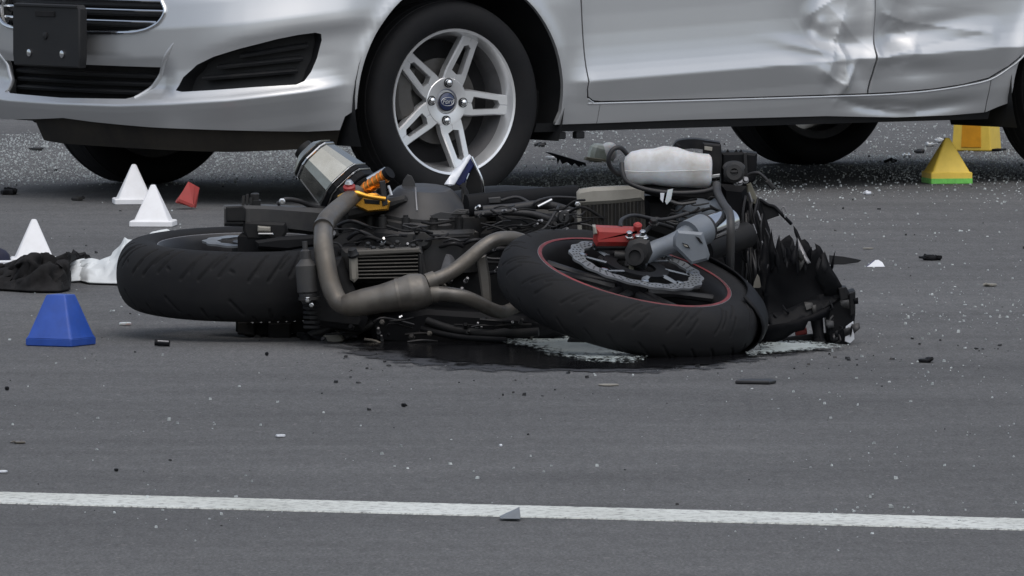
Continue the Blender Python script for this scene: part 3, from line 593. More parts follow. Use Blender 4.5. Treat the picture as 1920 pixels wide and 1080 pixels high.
    cu = bpy.data.curves.new('lettering', 'FONT'); cu.body = 'Ford'; cu.size = .021; cu.shear = .35; cu.extrude = .0004; cu.align_x = 'CENTER'; cu.align_y = 'CENTER'
    to = bpy.data.objects.new('tmp', cu); scene.collection.objects.link(to); dg = bpy.context.evaluated_depsgraph_get(); me = bpy.data.meshes.new_from_object(to.evaluated_get(dg)); bpy.data.objects.remove(to)
    right = -fw; R3 = np.stack([right, up, ax], 1); 
    for vv in me.vertices: vv.co = Vector(o+ax*.0462+R3@np.array(vv.co))
    me.name = 'lettering'; me.materials.clear(); link_mesh('lettering', me, M['alloy'], cap)
    ovr = MB(); pts = [o+ax*.0458+R3@V3(.0225*math.cos(t), .0125*math.sin(t), 0) for t in np.linspace(0, 2*math.pi, 28, endpoint=False)]; ovr.tube(pts, .0006, 6, 1, closed=True); obj('badge_oval', ovr, M['alloy'], cap)
car_wheel(0, .738, 1, -3.)
car_wheel(0, -.82, -1, -3., False)
car_wheel(-2.489, .733, 1)
car_wheel(-2.53, -.733, -1, 0, False)
# ---------------- the motorcycle, lying on its left side with its underside to the camera ----------------
YB = 23.4
BO = V3(.0, YB, 0.)
bike = thing('fallen_motorcycle', tuple(BO), 'wrecked black sport motorcycle lying on its side in front of the silver car', 'motorcycle')
DOFF = 0.
def b(px, py, d=0.): return W(px, py, YB+d+DOFF)
PXM = 1/820.
M['engine'] = mat('dusty_engine_metal', (.024, .025, .027), .40, .4, spec=.3, dirt=(.058, .054, .048), dscale=11., damt=.6, bump=.12, bscale=180)
M['engine_black'] = mat('engine_black', (.009, .0095, .011), .5, .1, spec=.22, dirt=(.030, .029, .027), dscale=12., damt=.6)
M['bike_black'] = mat('matte_black_parts', (.0045, .005, .0065), .55, spec=.18, dirt=(.015, .015, .0155), dscale=14., damt=.5)
M['pipe'] = mat('dusty_exhaust_steel', (.17, .163, .153), .32, .7, col2=(.085, .074, .062), vscale=9., dirt=(.125, .112, .092), dscale=13., damt=.75, bump=.08, bscale=120)
M['can'] = mat('muffler_titanium', (.36, .365, .34), .14, 1., dirt=(.14, .13, .095), dscale=7., damt=.45)
M['steel'] = mat('polished_steel', (.55, .56, .57), .2, 1., rvar=.1)
M['fork_grey'] = mat('fork_grey_paint', (.17, .19, .215), .38, .3, dirt=(.08, .08, .075), dscale=16., damt=.3)
M['disc'] = mat('brake_disc_steel', (.27, .285, .30), .34, .75, dirt=(.04, .04, .04), dscale=9., damt=.7)
M['gold'] = mat('gold_anodised', (.75, .38, .06), .25, .9, rvar=.08)
M['orange_an'] = mat('orange_anodised', (.74, .31, .07), .3, .85)
M['red_an'] = mat('red_caliper', (.30, .022, .020), .4, dirt=(.10, .05, .04), dscale=18., damt=.4)
M['rim_red'] = mat('red_rim_tape', (.19, .026, .032), .45, dirt=(.035, .028, .030), dscale=9., damt=1.)
M['rim_black'] = mat('black_rim', (.010, .010, .012), .35, dirt=(.03, .03, .03), dscale=12., damt=.4)
M['pale_tank'] = mat('dusty_radiator_tank', (.26, .25, .22), .6, dirt=(.14, .125, .10), dscale=9., damt=.6)
M['core'] = mat('radiator_core', (.03, .029, .027), .7, .3, dirt=(.07, .065, .055), dscale=30., damt=.5)
M['reservoir'] = mat('milky_plastic_bottle', (.62, .65, .68), .42, dirt=(.34, .31, .26), dscale=13., damt=.75)
M['reservoir'].node_tree.nodes['Principled BSDF'].inputs['Subsurface Weight'].default_value = .15
M['hose'] = mat('rubber_hose', (.013, .013, .015), .45, dirt=(.04, .04, .04), dscale=20., damt=.3)
M['white_plastic'] = mat('white_fairing', (.68, .71, .76), .25, coat=.6, dirt=(.25, .24, .23), dscale=16., damt=.2)
M['navy'] = mat('navy_fairing', (.012, .02, .10), .2, coat=.8)
M['shard_black'] = mat('torn_black_fairing', (.0030, .0033, .0046), .5, spec=.12, dirt=(.007, .007, .008), dscale=18., damt=.4)
M['olive'] = mat('dusty_olive_plate', (.13, .125, .095), .55, dirt=(.07, .07, .055), dscale=14., damt=.5)
M['cover'] = mat('grey_engine_cover', (.040, .041, .044), .42, .35, dirt=(.075, .071, .064), dscale=9., damt=.6)
M['cooler'] = mat('dusty_cooler_fins', (.075, .071, .064), .6, .2, dirt=(.11, .10, .085), dscale=14., damt=.6)
M['groove'] = mat('tread_groove', (.006, .006, .006), .9)
def bo(name, mb, mt, parent=None, smooth=38): return obj(name, mb, mt, parent or bike, BO, smooth)
def slab(name, px, d0, d1, mt, ch=.006, parent=None, taper=1., smooth=38):
    c = b(*np.mean(np.array(px, float), 0), d0); q = [(p[0]-c[0], p[2]-c[2]) for p in (b(x, y, d0) for x, y in px)]
    mb = MB(); mb.prism(q, c, (1, 0, 0), (0, 0, 1), (0, 1, 0), d1-d0, ch, taper); return bo(name, mb, mt, parent, smooth)
def pipe(name, pts, r, mt, parent=None, n=14, sub=8, flat=1.):
    mb = MB(); mb.tube([b(*p) for p in pts], r, n, sub, flat=flat); return bo(name, mb, mt, parent, 50)
def bolt(px, py, d, r=.007, h=.008, axis=(0, -1, 0), mt=None, parent=None, n=6):
    mb = MB(); mb.lathe([(r*1.35, 0), (r*1.35, h*.25), (r, h*.3), (r, h*.9), (r*.8, h), (0, h)], b(px, py, d), axis, n); return bo('bolt', mb, mt or M['engine'], parent, 30)

# ---- tyres with cut grooves ----
def strokes_dist(s, q, strokes, period):
    d = np.full(s.shape, 9.)
    for (s0, q0, s1, q1) in strokes:
        for k in (-1, 0, 1, 2):
            ax_, ay = s0+k*period, q0; dx, dy = s1-s0, q1-q0; t = np.clip(((s-ax_)*dx+(q-ay)*dy)/(dx*dx+dy*dy), 0, 1)
            d = np.minimum(d, np.hypot(s-ax_-t*dx, q-ay-t*dy))
    return d
def bike_tyre(name, o, axis, prof, n, m, strokes, nper, hint, gw=.0032, gd=.0045, a_off=0.):
    P = np.array(catmull(prof, 24)); L_ = np.r_[0, np.cumsum(np.hypot(*np.diff(P, axis=0).T))]; t = np.linspace(0, L_[-1], m)
    ax_ = np.interp(t, L_, P[:, 0]); ra = np.interp(t, L_, P[:, 1]); q = L_[-1]/2-t; Rm = ra.max(); period = 2*math.pi*Rm/nper
    A = a_off+np.arange(n)*2*math.pi/n; SS, QQ = np.meshgrid((A-a_off)*Rm % period, q, indexing='ij'); d = strokes_dist(SS, QQ, strokes, period)
    cut = gd*(1-np.clip((d-gw*.55)/(gw*.6), 0, 1))
    ex, ey, ez = frame(axis, hint); tx = np.gradient(ax_); tr = np.gradient(ra); ln_ = np.hypot(tx, tr); nx, nr = -tr/ln_, tx/ln_
    if nr[m//2] < 0: nx, nr = -nx, -nr
    AX = ax_[None]-cut*nx[None]; RA = ra[None]-cut*nr[None]
    X = np.asarray(o)+ex*(RA*np.cos(A)[:, None])[..., None]+ey*(RA*np.sin(A)[:, None])[..., None]+ez*AX[..., None]
    me = bpy.data.meshes.new(name); v = (X.reshape(-1, 3)-BO); v[:, 2] = np.maximum(v[:, 2], .002)
    i, j = np.meshgrid(np.arange(n), np.arange(m-1), indexing='ij'); f = np.stack([i*m+j, ((i+1) % n)*m+j, ((i+1) % n)*m+j+1, i*m+j+1], -1).reshape(-1, 4)
    me.from_pydata(v.tolist(), [], f.tolist())
    bm = bmesh.new(); bm.from_mesh(me); bmesh.ops.recalc_face_normals(bm, faces=bm.faces); bm.to_mesh(me); bm.free(); me.shade_smooth()
    return link_mesh(name, me, M['rubber'], bike)
R_half = [(.062, .213), (.073, .222), (.079, .240), (.0795, .258), (.074, .279), (.060, .2955), (.036, .3075), (.012, .3118)]
R_prof = R_half+[(-x, r) for x, r in R_half[::-1]]
r_n = unit(V3(.0, -math.sin(math.radians(4)), math.cos(math.radians(4)))); r_o = b(473, 513, .10)
rs = [(.000, .020, .050, .090), (.020, .036, .030, .062), (.045, .020, .105, .098), (.075, .048, .105, .080), (.095, .030, .140, .098), (.120, .045, .128, .040),
      (.01, -.070, .02, -.085), (.05, -.05, .06, -.075), (.085, -.07, .095, -.085), (.12, -.025, .15, -.06)]
f_half = [(.046, .213), (.054, .224), (.0595, .240), (.060, .255), (.055, .272), (.044, .286), (.027, .2962), (.009, .3)]
f_prof = f_half+[(-x, r) for x, r in f_half[::-1]]
f_o = b(1180, 552, -.55)
_n0 = V3(math.sin(math.radians(13)), 0, math.cos(math.radians(13))); f_n = unit(_n0*math.cos(math.radians(13))+V3(0, -1, 0)*math.sin(math.radians(13)))
fs = [(.000, .018, .055, .082), (.025, .030, .060, .070), (.050, .012, .080, .050), (.06, .05, .11, .086), (.000, -.018, .055, -.082), (.03, -.04, .09, -.08), (.07, -.02, .10, -.05)]
rt = bike_tyre('rear_tyre', r_o, r_n, R_prof, 640, 90, rs, 12, (0, 1, 0))
ft = bike_tyre('front_tyre', f_o, f_n, f_prof, 640, 80, fs, 15, (0, 1, 0), gw=.0024, gd=.003)
def ring(name, o, ax_, prof, mt, parent=None, n=72): mb = MB(); mb.lathe(prof, o, ax_, n, closed=True); return bo(name, mb, mt, parent)
# rear wheel
rr_ = ring('rear_rim', r_o, r_n, [(.222, .058), (.2225, .066), (.216, .0685), (.210, .064), (.206, .050), (.196, .02), (.194, -.02), (.206, -.05), (.212, -.066), (.222, -.064), (.215, -.05), (.205, 0), (.215, .05)], M['rim_black'])
ring('rim_edge', r_o, r_n, [(.2215, .0655), (.2225, .0685), (.2185, .0695), (.2165, .0685)], M['alloy_dark'], rr_)
hb = MB(); hb.lathe([(0, -.06), (.045, -.06), (.05, -.03), (.042, 0), (.05, .03), (.045, .075), (0, .075)], r_o, r_n, 28); rhub = bo('hub', hb, M['rim_black'], rr_)
ex, ey, ez = frame(r_n, (0, 1, 0))
for k in range(5):
    a = 2*math.pi*k/5+.3; er = ex*math.cos(a)+ey*math.sin(a); et = np.cross(ez, er); sp = MB()
    for s_ in (-1, 1): sp.tube([r_o+er*.04+et*.02*s_+ez*.01, r_o+er*.12+et*.03*s_+ez*.02, r_o+er*.205+et*.026*s_+ez*.02], [.014, .011, .013], 8, 3)
    bo('spoke', sp, M['rim_black'], rr_)
def wave(nw, amp): return lambda a: 1+amp*math.cos(nw*a)
rd_ = MB(); rd_.lathe([(.078, .072), (.112, .072), (.112, .0765), (.078, .0765)], r_o, r_n, 120, closed=True, wob=wave(12, .03)); bo('rear_brake_disc', rd_, M['disc'])
cq = MB(); cq.prism([(-.05, -.03), (.05, -.035), (.058, .01), (.04, .035), (-.045, .03)], r_o+r_n*.045+ex*0+V3(.02, -.10, .0), (1, 0, 0), (0, 1, 0), r_n, .055, .008); bo('rear_caliper', cq, M['bike_black'])
DOFF = .06
# ---- swing arm, right leg on top ----
sw = MB(); ux_ = V3(1, 0, 0)
A_ = [(b(421, 402, -.06), .036, .026), (b(470, 402, -.06), .036, .027), (b(500, 404, -.03), .044, .030), (b(560, 409, .0), .055, .033), (b(612, 414, .05), .065, .036), (b(700, 425, .10), .06, .045)]
v = []
for c, wy, wz in A_: v += [c+V3(0, -wy, -wz*.72), c+V3(0, -wy, wz*.55), c+V3(0, -wy*.75, wz*.8), c+V3(0, wy*.75, wz*.8), c+V3(0, wy, wz*.55), c+V3(0, wy, -wz*.72), c+V3(0, wy*.7, -wz), c+V3(0, -wy*.7, -wz)]
sw.add(v, [(i*8+j, i*8+(j+1) % 8, (i+1)*8+(j+1) % 8, (i+1)*8+j) for i in range(5) for j in range(8)]+[tuple(range(7, -1, -1)), tuple(range(40, 48))]); swing = bo('swing_arm', sw, M['cover'], smooth=25)
slab('chain_adjuster', [(424, 388), (455, 386), (461, 392), (460, 416), (424, 416)], -.105, -.085, M['engine_black'], .003, swing)
ax_m = MB(); ax_m.lathe([(.015, 0), (.015, .012), (.011, .013), (.011, .026), (.008, .028), (0, .028)], b(478, 385, -.06), r_n, 6); bo('axle_nut', ax_m, M['engine'], swing, 20)
ax_m = MB(); ax_m.lathe([(.013, -.06), (.013, .10)], r_o, r_n, 16); bo('rear_axle', ax_m, M['steel'], swing)
for px, h in ((456, .022), (463, .026), (470, .018)): 
    q = MB(); q.tube([b(px, 385, -.07), b(px+1, 385-h*820, -.07)], .0035, 8, 1); bo('adjuster_stud', q, M['engine'], swing)
pipe('brake_hose', [(520, 383, -.02), (535, 374, -.02), (560, 377, 0), (590, 388, .03), (640, 395, .05)], .0055, M['hose']); bolt(529, 378, -.03, .006, .012, mt=M['steel'])
slab('caliper_bracket', [(455, 414), (535, 418), (540, 434), (528, 452), (462, 450), (455, 432)], -.10, .0, M['engine_black'], .006)
slab('torque_arm', [(483, 424), (507, 426), (507, 434), (483, 434)], -.125, -.10, M['pale_tank'], .003)
slab('disc_guard', [(478, 452), (520, 446), (590, 442), (592, 462), (540, 470), (482, 466)], -.16, -.09, M['bike_black'], .006)
slab('disc_shine_rim', [(484, 437), (512, 437), (513, 440.5), (484, 440.5)], -.13, -.11, M['steel'], .001)
# ---- left arm, sprocket and chain underneath ----
slab('left_swing_arm', [(442, 600), (470, 596), (600, 592), (660, 590), (660, 622), (600, 625), (545, 632), (470, 634), (442, 622)], -.02, .06, M['bike_black'], .008)
slab('left_adjuster', [(445, 604), (478, 602), (478, 630), (445, 627)], -.05, -.02, M['engine_black'], .003); slab('left_adjuster_block', [(503, 606), (545, 606), (545, 634), (503, 634)], -.05, -.018, M['engine_black'], .003)
q = MB(); q.lathe([(.008, 0), (.008, .02), (0, .021)], b(483, 632, -.03), (0, -1, -.1), 10); bo('axle_end', q, M['engine'])
sp_ = MB(); sp_.lathe([(.05, -.075), (.10, -.075), (.10, -.080), (.05, -.080)], r_o, r_n, 126, closed=True, wob=wave(42, .015)); bo('sprocket', sp_, M['steel'])
ch0, ch1 = b(462, 604, -.055), b(668, 596, -.11); n_l = 26
lk0 = None
for k in range(n_l):
    t = (k+.5)/n_l; c = ch0+(ch1-ch0)*t; dr = unit(ch1-ch0)
    if lk0 is None or k < 2:
        pass
    q = MB(); q.tube([c-dr*.0042, c+dr*.0042], .0042, 8, 1, flat=.7); q.tube([c+V3(0, -.004, 0), c+V3(0, .004, 0)], .0030, 8, 1)
    bo('chain_link', q, M['steel'] if k % 2 else M['engine'])
DOFF = -.08
# ---- exhaust ----
hd1 = pipe('header_pipe', [(1020, 475, -.06), (990, 456, -.14), (961, 447, -.20), (932, 449, -.24), (907, 462, -.26), (876, 488, -.28), (845, 511, -.30), (809, 527, -.31), (775, 538, -.31)], .0165, M['pipe'], n=18)
hd2 = pipe('header_pipe', [(1040, 555, -.02), (1000, 566, -.10), (966, 576, -.17), (943, 585, -.22), (921, 580, -.26), (897, 568, -.28), (870, 557, -.30), (840, 552, -.31), (806, 551, -.32), (770, 555, -.31)], [.013, .0135, .014, .015, .016, .0165, .0165, .017, .018, .018], M['pipe'], n=18)
col = pipe('collector', [(806, 541, -.32), (796, 544, -.32), (772, 549, -.32), (745, 554, -.32), (715, 560, -.315), (685, 566, -.31), (660, 571, -.305), (645, 573, -.30)], [.028, .038, .043, .037, .032, .031, .028, .0225], M['pipe'], n=22)
pipe('weld_band', [(750, 553, -.32), (745, 554, -.32)], .0388, M['pipe'], col, n=22, sub=1)
pipe('weld_band', [(666, 570, -.305), (662, 571, -.304)], .0285, M['pipe'], col, n=20, sub=1)
pipe('weld_band', [(800, 530, -.315), (816, 524, -.31)], .0205, M['pipe'], col, n=18, sub=1); pipe('weld_band', [(804, 551, -.32), (820, 551, -.315)], .0205, M['pipe'], col, n=18, sub=1)
pipe('mid_pipe', [(672, 568, -.31), (650, 572, -.30), (632, 562, -.285), (618, 528, -.27), (610, 487, -.25), (606, 450, -.22), (610, 418, -.16), (628, 397, -.09), (650, 378, .0), (668, 362, .08)], [.022, .0225, .0225, .0225, .0225, .0225, .022, .0215, .020, .019], M['pipe'], n=20)
pipe('pipe_joint', [(606, 428, -.19), (608, 424, -.18)], .0238, M['pipe'], n=20, sub=1)
slab('header_stay', [(893, 482), (912, 478), (919, 520), (922, 570), (904, 566), (898, 520)], -.235, -.21, M['pipe'], .004)
DOFF = 0.
# muffler: faceted can pointing up and away
m0, m1 = b(668, 372, .12), b(585, 295, .17); max_ = unit(m1-m0); ml = np.linalg.norm(m1-m0); mex, mey, mez = frame(max_, (0, 1, 0))
hexp = []
for k in range(6):
    for s_ in (-.16, .16): a_ = math.radians(60*k+14)+s_; hexp.append((.071*math.cos(a_), .071*math.sin(a_)))
def can(name, h0, h1, k0, k1, mt, ch=.003, parent=None):
    mb = MB(); mb.prism([(x*k0, y*k0) for x, y in hexp], m0+max_*ml*h0, mex, mey, mez, ml*(h1-h0), ch, k1/k0); return bo(name, mb, mt, parent, 24)
muf = can('muffler_can', .30, .90, 1.0, .80, M['can'])
can('muffler_cone', -.25, .05, .45, .92, M['engine_black'], .003, muf)
for h0, h1, k, mt in ((.05, .17, .99, 'bike_black'), (.17, .20, 1.03, 'steel'), (.20, .285, 1.02, 'bike_black'), (.285, .305, 1.04, 'steel')): can('muffler_band', h0, h1, k, k, M[mt], .002, muf)
can('end_cap_ring', .89, .94, .84, .83, M['steel'], .002, muf); can('end_cap_ring', .94, .97, .80, .80, M['bike_black'], .001, muf); can('end_cap', .97, 1.10, .81, .58, M['can'], .003, muf)
q = MB(); q.lathe([(.024, 0), (.024, .02), (.020, .02), (.020, .0)], m1+max_*ml*.08, max_, 20, closed=True); bo('tail_pipe', q, M['engine_black'], muf)
# ---- gold rearset ----
fp_ = pipe('footpeg', [(684, 356, .04), (726, 327, .00)], [.0145, .0150, .0155, .0145, .0150, .0145], M['orange_an'], sub=1, n=16)
for t in (.12, .3, .5, .7, .86):
    p = b(684+42*t, 356-29*t, .04-.04*t); dv = unit(b(726, 327, 0)-b(684, 356, .04)); q = MB(); q.lathe([(.0160, -.0015), (.0160, .0015)], p, dv, 14); bo('peg_ring', q, M['orange_an'], fp_)
pipe('peg_end', [(725, 328, 0), (731, 323, -.005)], .0155, M['bike_black'], fp_, sub=1, n=16); pipe('peg_upper_edge', [(690, 337, .06), (724, 318, .05)], .007, M['steel'], fp_, sub=1)
pipe('brake_lever', [(636, 369, -.02), (650, 364, -.04), (668, 362, -.05), (690, 368, -.05), (722, 373, -.04)], [.005, .006, .007, .0055, .006], M['gold'], n=10)
slab('rearset_plate', [(660, 366), (705, 362), (732, 378), (728, 394), (690, 398), (664, 386)], .0, .02, M['gold'], .004); slab('rearset_slot', [(682, 373), (712, 376), (712, 384), (684, 382)], -.006, .0, M['engine_black'], .001)
q = MB(); q.lathe([(.010, -.005), (.014, -.004), (.014, .004), (.008, .007), (.008, .011), (0, .011)], b(655, 352, -.045), unit((-.1, -.45, .9)), 20); bo('red_bush', q, M['red_an']); q = MB(); q.lathe([(.008, 0), (.010, .005), (.006, .012), (0, .013)], b(655, 347, -.045), unit((-.1, -.45, .9)), 16); bo('bush_cap', q, M['steel'])
slab('rubber_strap', [(711, 340), (722, 338), (727, 384), (717, 388)], -.03, -.018, M['hose'], .002); pipe('white_clip', [(728, 348, .0), (731, 356, .0), (734, 366, .0)], .003, M['white_plastic'])
slab('frame_tail', [(640, 388), (700, 378), (760, 366), (770, 380), (720, 398), (650, 412)], .02, .12, M['engine'], .008)
slab('heel_guard', [(752, 354), (756, 338), (764, 327), (772, 330), (778, 342), (779, 352)], .10, .106, M['cover'], .001)
# ---- engine ----
slab('crankcase', [(600, 470), (640, 440), (700, 425), (1010, 420), (1060, 470), (1060, 600), (960, 640), (700, 646), (610, 610)], .02, .46, M['engine_black'], .02)
DOFF = -.16
eng = slab('gearbox_case', [(560, 520), (585, 495), (640, 485), (660, 530), (690, 600), (680, 622), (590, 612), (566, 570)], -.10, .10, M['engine_black'], .015)
DOFF = 0.
def tower(px, py, d, prof, mt, name, n=28, axis=(0, 0, 1), parent=None, sm=32): mb = MB(); mb.lathe(prof, b(px, py, d), axis, n); return bo(name, mb, mt, parent, sm)
cc_ = tower(794, 402, .10, [(.118, -.10), (.118, -.004), (.112, 0), (.112, .008), (.104, .012), (.088, .034), (.066, .058), (.060, .062), (.0, .064)], M['cover'], 'clutch_cover', 14, unit((.05, -.14, 1)))
for k in range(12):
    a = 2*math.pi*k/12+.2; c = b(794, 402, .10)+V3(.124*math.cos(a), .124*math.sin(a), -.008); q = MB(); q.lathe([(.010, -.03), (.010, .006), (.006, .007), (.006, .012), (0, .012)], c, (0, 0, 1), 10); bo('cover_bolt_boss', q, M['engine'], cc_)
tower(800, 475, .06, [(.125, -.04), (.128, .0), (.128, .05), (.118, .058)], M['cover'], 'clutch_housing', 22)
pipe('cover_seam', [(782, 395, -.02), (780, 372, .0), (779, 352, .04)], .0022, M['alloy_dark'], sub=3)
slab('torn_cover_flap', [(806, 404), (826, 397), (846, 399), (858, 392), (879, 393), (880, 400), (862, 404), (842, 410), (812, 410)], -.035, -.028, M['cover'], .001)
slab('torn_cover_flap', [(845, 402), (856, 394), (866, 397), (878, 394), (872, 402)], -.040, -.036, M['cover'], .001)
tower(865, 430, .08, [(.075, -.06), (.075, .03), (.068, .036), (.03, .04), (0, .04)], M['engine'], 'water_pump', 22); tower(792, 452, -.06, [(.022, 0), (.022, .02), (.016, .026), (0, .027)], M['engine'], 'oil_cap', 14, (0, -1, .2))
slab('cylinder_block', [(870, 392), (1010, 388), (1060, 402), (1062, 470), (1000, 486), (870, 476)], .06, .40, M['engine'], .02)
for k, y in enumerate((404, 416, 428, 440)): slab('cylinder_fin', [(890, y), (1035, y-3), (1040, y+2), (890, y+4)], .03, .07, M['engine'], .002)
slab('cylinder_head', [(930, 402), (1000, 398), (1050, 410), (1050, 455), (985, 470), (930, 450)], -.05, .06, M['engine_black'], .015)
pipe('frame_rail', [(875, 388, .02), (930, 382, .05), (1000, 376, .10), (1080, 370, .18)], .018, M['bike_black'], flat=1.6); pipe('frame_rail', [(880, 376, .16), (960, 372, .2), (1090, 366, .26)], .010, M['bike_black'])
DOFF = -.11
slab('oil_cooler_tray', [(640, 466), (790, 464), (802, 530), (690, 540), (640, 522)], -.06, .04, M['engine'], .01)
oc = slab('oil_cooler', [(655, 476), (790, 472), (790, 520), (665, 530), (655, 518)], -.13, -.05, M['engine_black'], .006)
for k in range(7):
    y = 481+k*6.6; slab('cooler_fin', [(668, y), (784, y-3.0+.2*k), (784, y-.6+.2*k), (668, y+2.6)], -.150, -.12, M['cooler'], .001, oc)
slab('cooler_end', [(654, 482), (662, 476), (670, 478), (672, 522), (664, 530), (656, 524)], -.155, -.10, M['pale_tank'], .005, oc); slab('cooler_end', [(784, 476), (792, 474), (794, 517), (786, 520)], -.152, -.10, M['engine'], .004, oc)
slab('cooler_flange', [(655, 470), (786, 465), (790, 474), (656, 481)], -.155, -.09, M['cooler'], .003, oc)
q = MB(); q.lathe([(.013, 0), (.014, .006), (.011, .010), (.009, .018), (0, .019)], b(663, 480, -.15), unit((-.2, -.4, .9)), 12); bo('drain_plug', q, M['engine'], oc)
for px, py in ((690, 462), (716, 464), (745, 459), (775, 466), (700, 470), (735, 468)): bolt(px, py, -.12, .006, .010, (0, -.5, 1), parent=oc)
DOFF = 0.
q = MB(); q.lathe([(.034, 0), (.036, .01), (.036, .05), (.030, .06), (0, .062)], b(838, 500, .0), unit((-.35, -1, .15)), 24); bo('oil_filter', q, M['alloy_dark']); slab('filter_housing', [(795, 476), (872, 470), (880, 505), (840, 520), (797, 516)], -.02, .06, M['engine_black'], .01)
DOFF = -.10
rs_ = tower(578, 560, -.22, [(.014, -.01), (.020, .0), (.020, .012), (.024, .016), (.0245, .075), (.018, .082), (.012, .090), (.012, .108), (.006, .112), (.006, .13), (0, .13)], M['cover'], 'shock_reservoir', 20, unit((-.06, 0, 1))); tower(581, 562, -.225, [(.026, 0), (.026, .006)], M['engine'], 'reservoir_ring', 20, (-.06, 0, 1), rs_)
for k in range(6): q = MB(); q.lathe([(.019, 0), (.019, .006)], b(583+k*.3, 570+k*9, -.2), (0, 0, 1), 14); bo('spring_coil', q, M['engine_black'])
bolt(577, 562, -.245, .005, .012, mt=M['steel']); bolt(584, 572, -.24, .004, .010, mt=M['steel'])
DOFF = 0.
# lower engine and footrest debris below the pipes
slab('lower_cowl', [(690, 600), (800, 580), (950, 590), (1040, 600), (1060, 630), (960, 648), (860, 655), (700, 645)], -.16, .06, M['bike_black'], .012)
pipe('cowl_edge', [(800, 602, -.20), (850, 618, -.22), (920, 626, -.24), (1010, 622, -.26)], .010, M['engine_black']); pipe('cowl_edge', [(790, 617, -.20), (860, 632, -.24), (950, 638, -.27)], .007, M['bike_black'])
pipe('side_stand', [(572, 636, -.06), (590, 626, -.08), (625, 615, -.10), (650, 605, -.11), (668, 598, -.1)], [.013, .010, .009, .011, .012], M['engine']); q = MB(); q.ball(b(577, 636, -.07), .018, .022, .016); bo('stand_foot', q, M['bike_black'])
pipe('shift_lever', [(560, 628, -.02), (600, 634, -.10), (640, 645, -.14), (665, 642, -.15)], .007, M['engine_black']); pipe('shift_rod', [(612, 618, -.14), (640, 606, -.16), (680, 598, -.16)], .006, M['engine'])
slab('footpeg_left', [(606, 630), (636, 622), (646, 636), (636, 648), (616, 642)], -.16, -.12, M['pale_tank'], .005); pipe('left_peg', [(655, 628, -.15), (700, 606, -.15)], .009, M['engine'])
pipe('link_rod', [(684, 636, -.22), (705, 640, -.23), (728, 652, -.24)], .0035, M['pipe'], sub=3)
for k in range(34):
    x, y = rng.uniform(600, 960), rng.uniform(596, 648); d = -.18-rng.uniform(0, .08); kind = rng.random()
    if kind < .5: bolt(x, y, d, rng.uniform(.003, .006), .01, (rng.uniform(-.4, .4), -1, rng.uniform(0, .6)), rng.choice((M['engine'], M['bike_black'], M['pipe'])))
    else: pipe('loose_wire', [(x, y, d), (x+rng.uniform(10, 40), y+rng.uniform(-9, 5), d), (x+rng.uniform(40, 80), y+rng.uniform(-8, 6), d+.03)], rng.uniform(.002, .004), rng.choice((M['hose'], M['engine_black'])), n=6, sub=4)
for k in range(46):
    x, y = rng.uniform(610, 1070), rng.uniform(392, 545)
    if 700 < x < 885 and y < 408: continue
    d = rng.choice((-.06, -.03, .0)); r_ = rng.random()
    if r_ < .55: bolt(x, y, d, rng.uniform(.004, .008), .03, (rng.uniform(-.3, .3), -1, rng.uniform(0, .8)), rng.choice((M['engine'], M['engine'], M['engine_black'], M['alloy_dark'])))
    else: pipe('engine_hose', [(x, y, d), (x+rng.uniform(10, 40), y+rng.uniform(-14, 10), d-.02), (x+rng.uniform(40, 90), y+rng.uniform(-14, 14), d)], rng.uniform(.003, .007), rng.choice((M['hose'], M['engine_black'])), n=8, sub=5)
for P, r_ in (([(905, 394, -.03), (960, 390, -.02), (1020, 384, .0), (1075, 398, .02)], .011), ([(890, 402, -.06), (940, 398, -.06), (1000, 402, -.05), (1050, 420, -.03)], .008), ([(985, 442, -.12), (1020, 428, -.1), (1040, 400, -.06), (1048, 385, -.02)], .0035), ([(940, 376, .02), (970, 370, .02), (1000, 383, .0), (1040, 392, .0)], .004), ([(1000, 384, -.02), (1010, 376, -.02), (1040, 370, .02), (1085, 372, .05)], .0035)):
    pipe('cable', P, r_, M['hose'], n=10)
pipe('bright_rod', [(1008, 388, -.03), (1034, 375, -.01)], .004, M['steel'], sub=1); pipe('bright_rod', [(1048, 399, -.03), (1080, 396, -.02)], .005, M['alloy_dark'], sub=1)
slab('bracket_loop', [(915, 371), (938, 369), (941, 378), (938, 381), (916, 382)], .02, .03, M['cover'], .002)
q = MB(); q.lathe([(.018, 0), (.018, .03), (.012, .036), (0, .036)], b(1063, 412, -.02), (-.2, -1, .2), 14); bo('hose_stub', q, M['engine'])
# ---- tail fairing blade ----
slab('tail_blade_side', [(853, 344), (869, 318), (885, 294), (889, 310), (876, 330), (868, 352)], .145, .16, M['navy'], .002)
slab('tail_blade_back', [(868, 352), (876, 330), (889, 306), (903, 340), (907, 382), (890, 385), (872, 380)], .16, .18, M['engine_black'], .003)
pipe('tail_blade_edge', [(884, 294, .14), (894, 315, .14), (904, 340, .14), (908, 380, .15)], .0032, M['chrome'], sub=3, n=8); pipe('tail_blade_edge', [(880, 325, .135), (874, 340, .135), (872, 350, .14)], .002, M['chrome'], sub=3, n=6); pipe('tail_blade_edge', [(884, 365, .13), (885, 382, .13)], .0025, M['chrome'], sub=1, n=6)
for k in range(8): pipe('torn_strand', [(866+rng.uniform(-4, 6), 350+rng.uniform(-8, 10), .12), (870+rng.uniform(-6, 8), 365+rng.uniform(-6, 8), .11), (874+rng.uniform(-8, 12), 385+rng.uniform(-6, 12), .10)], .003, M['engine_black'], n=6, sub=3)
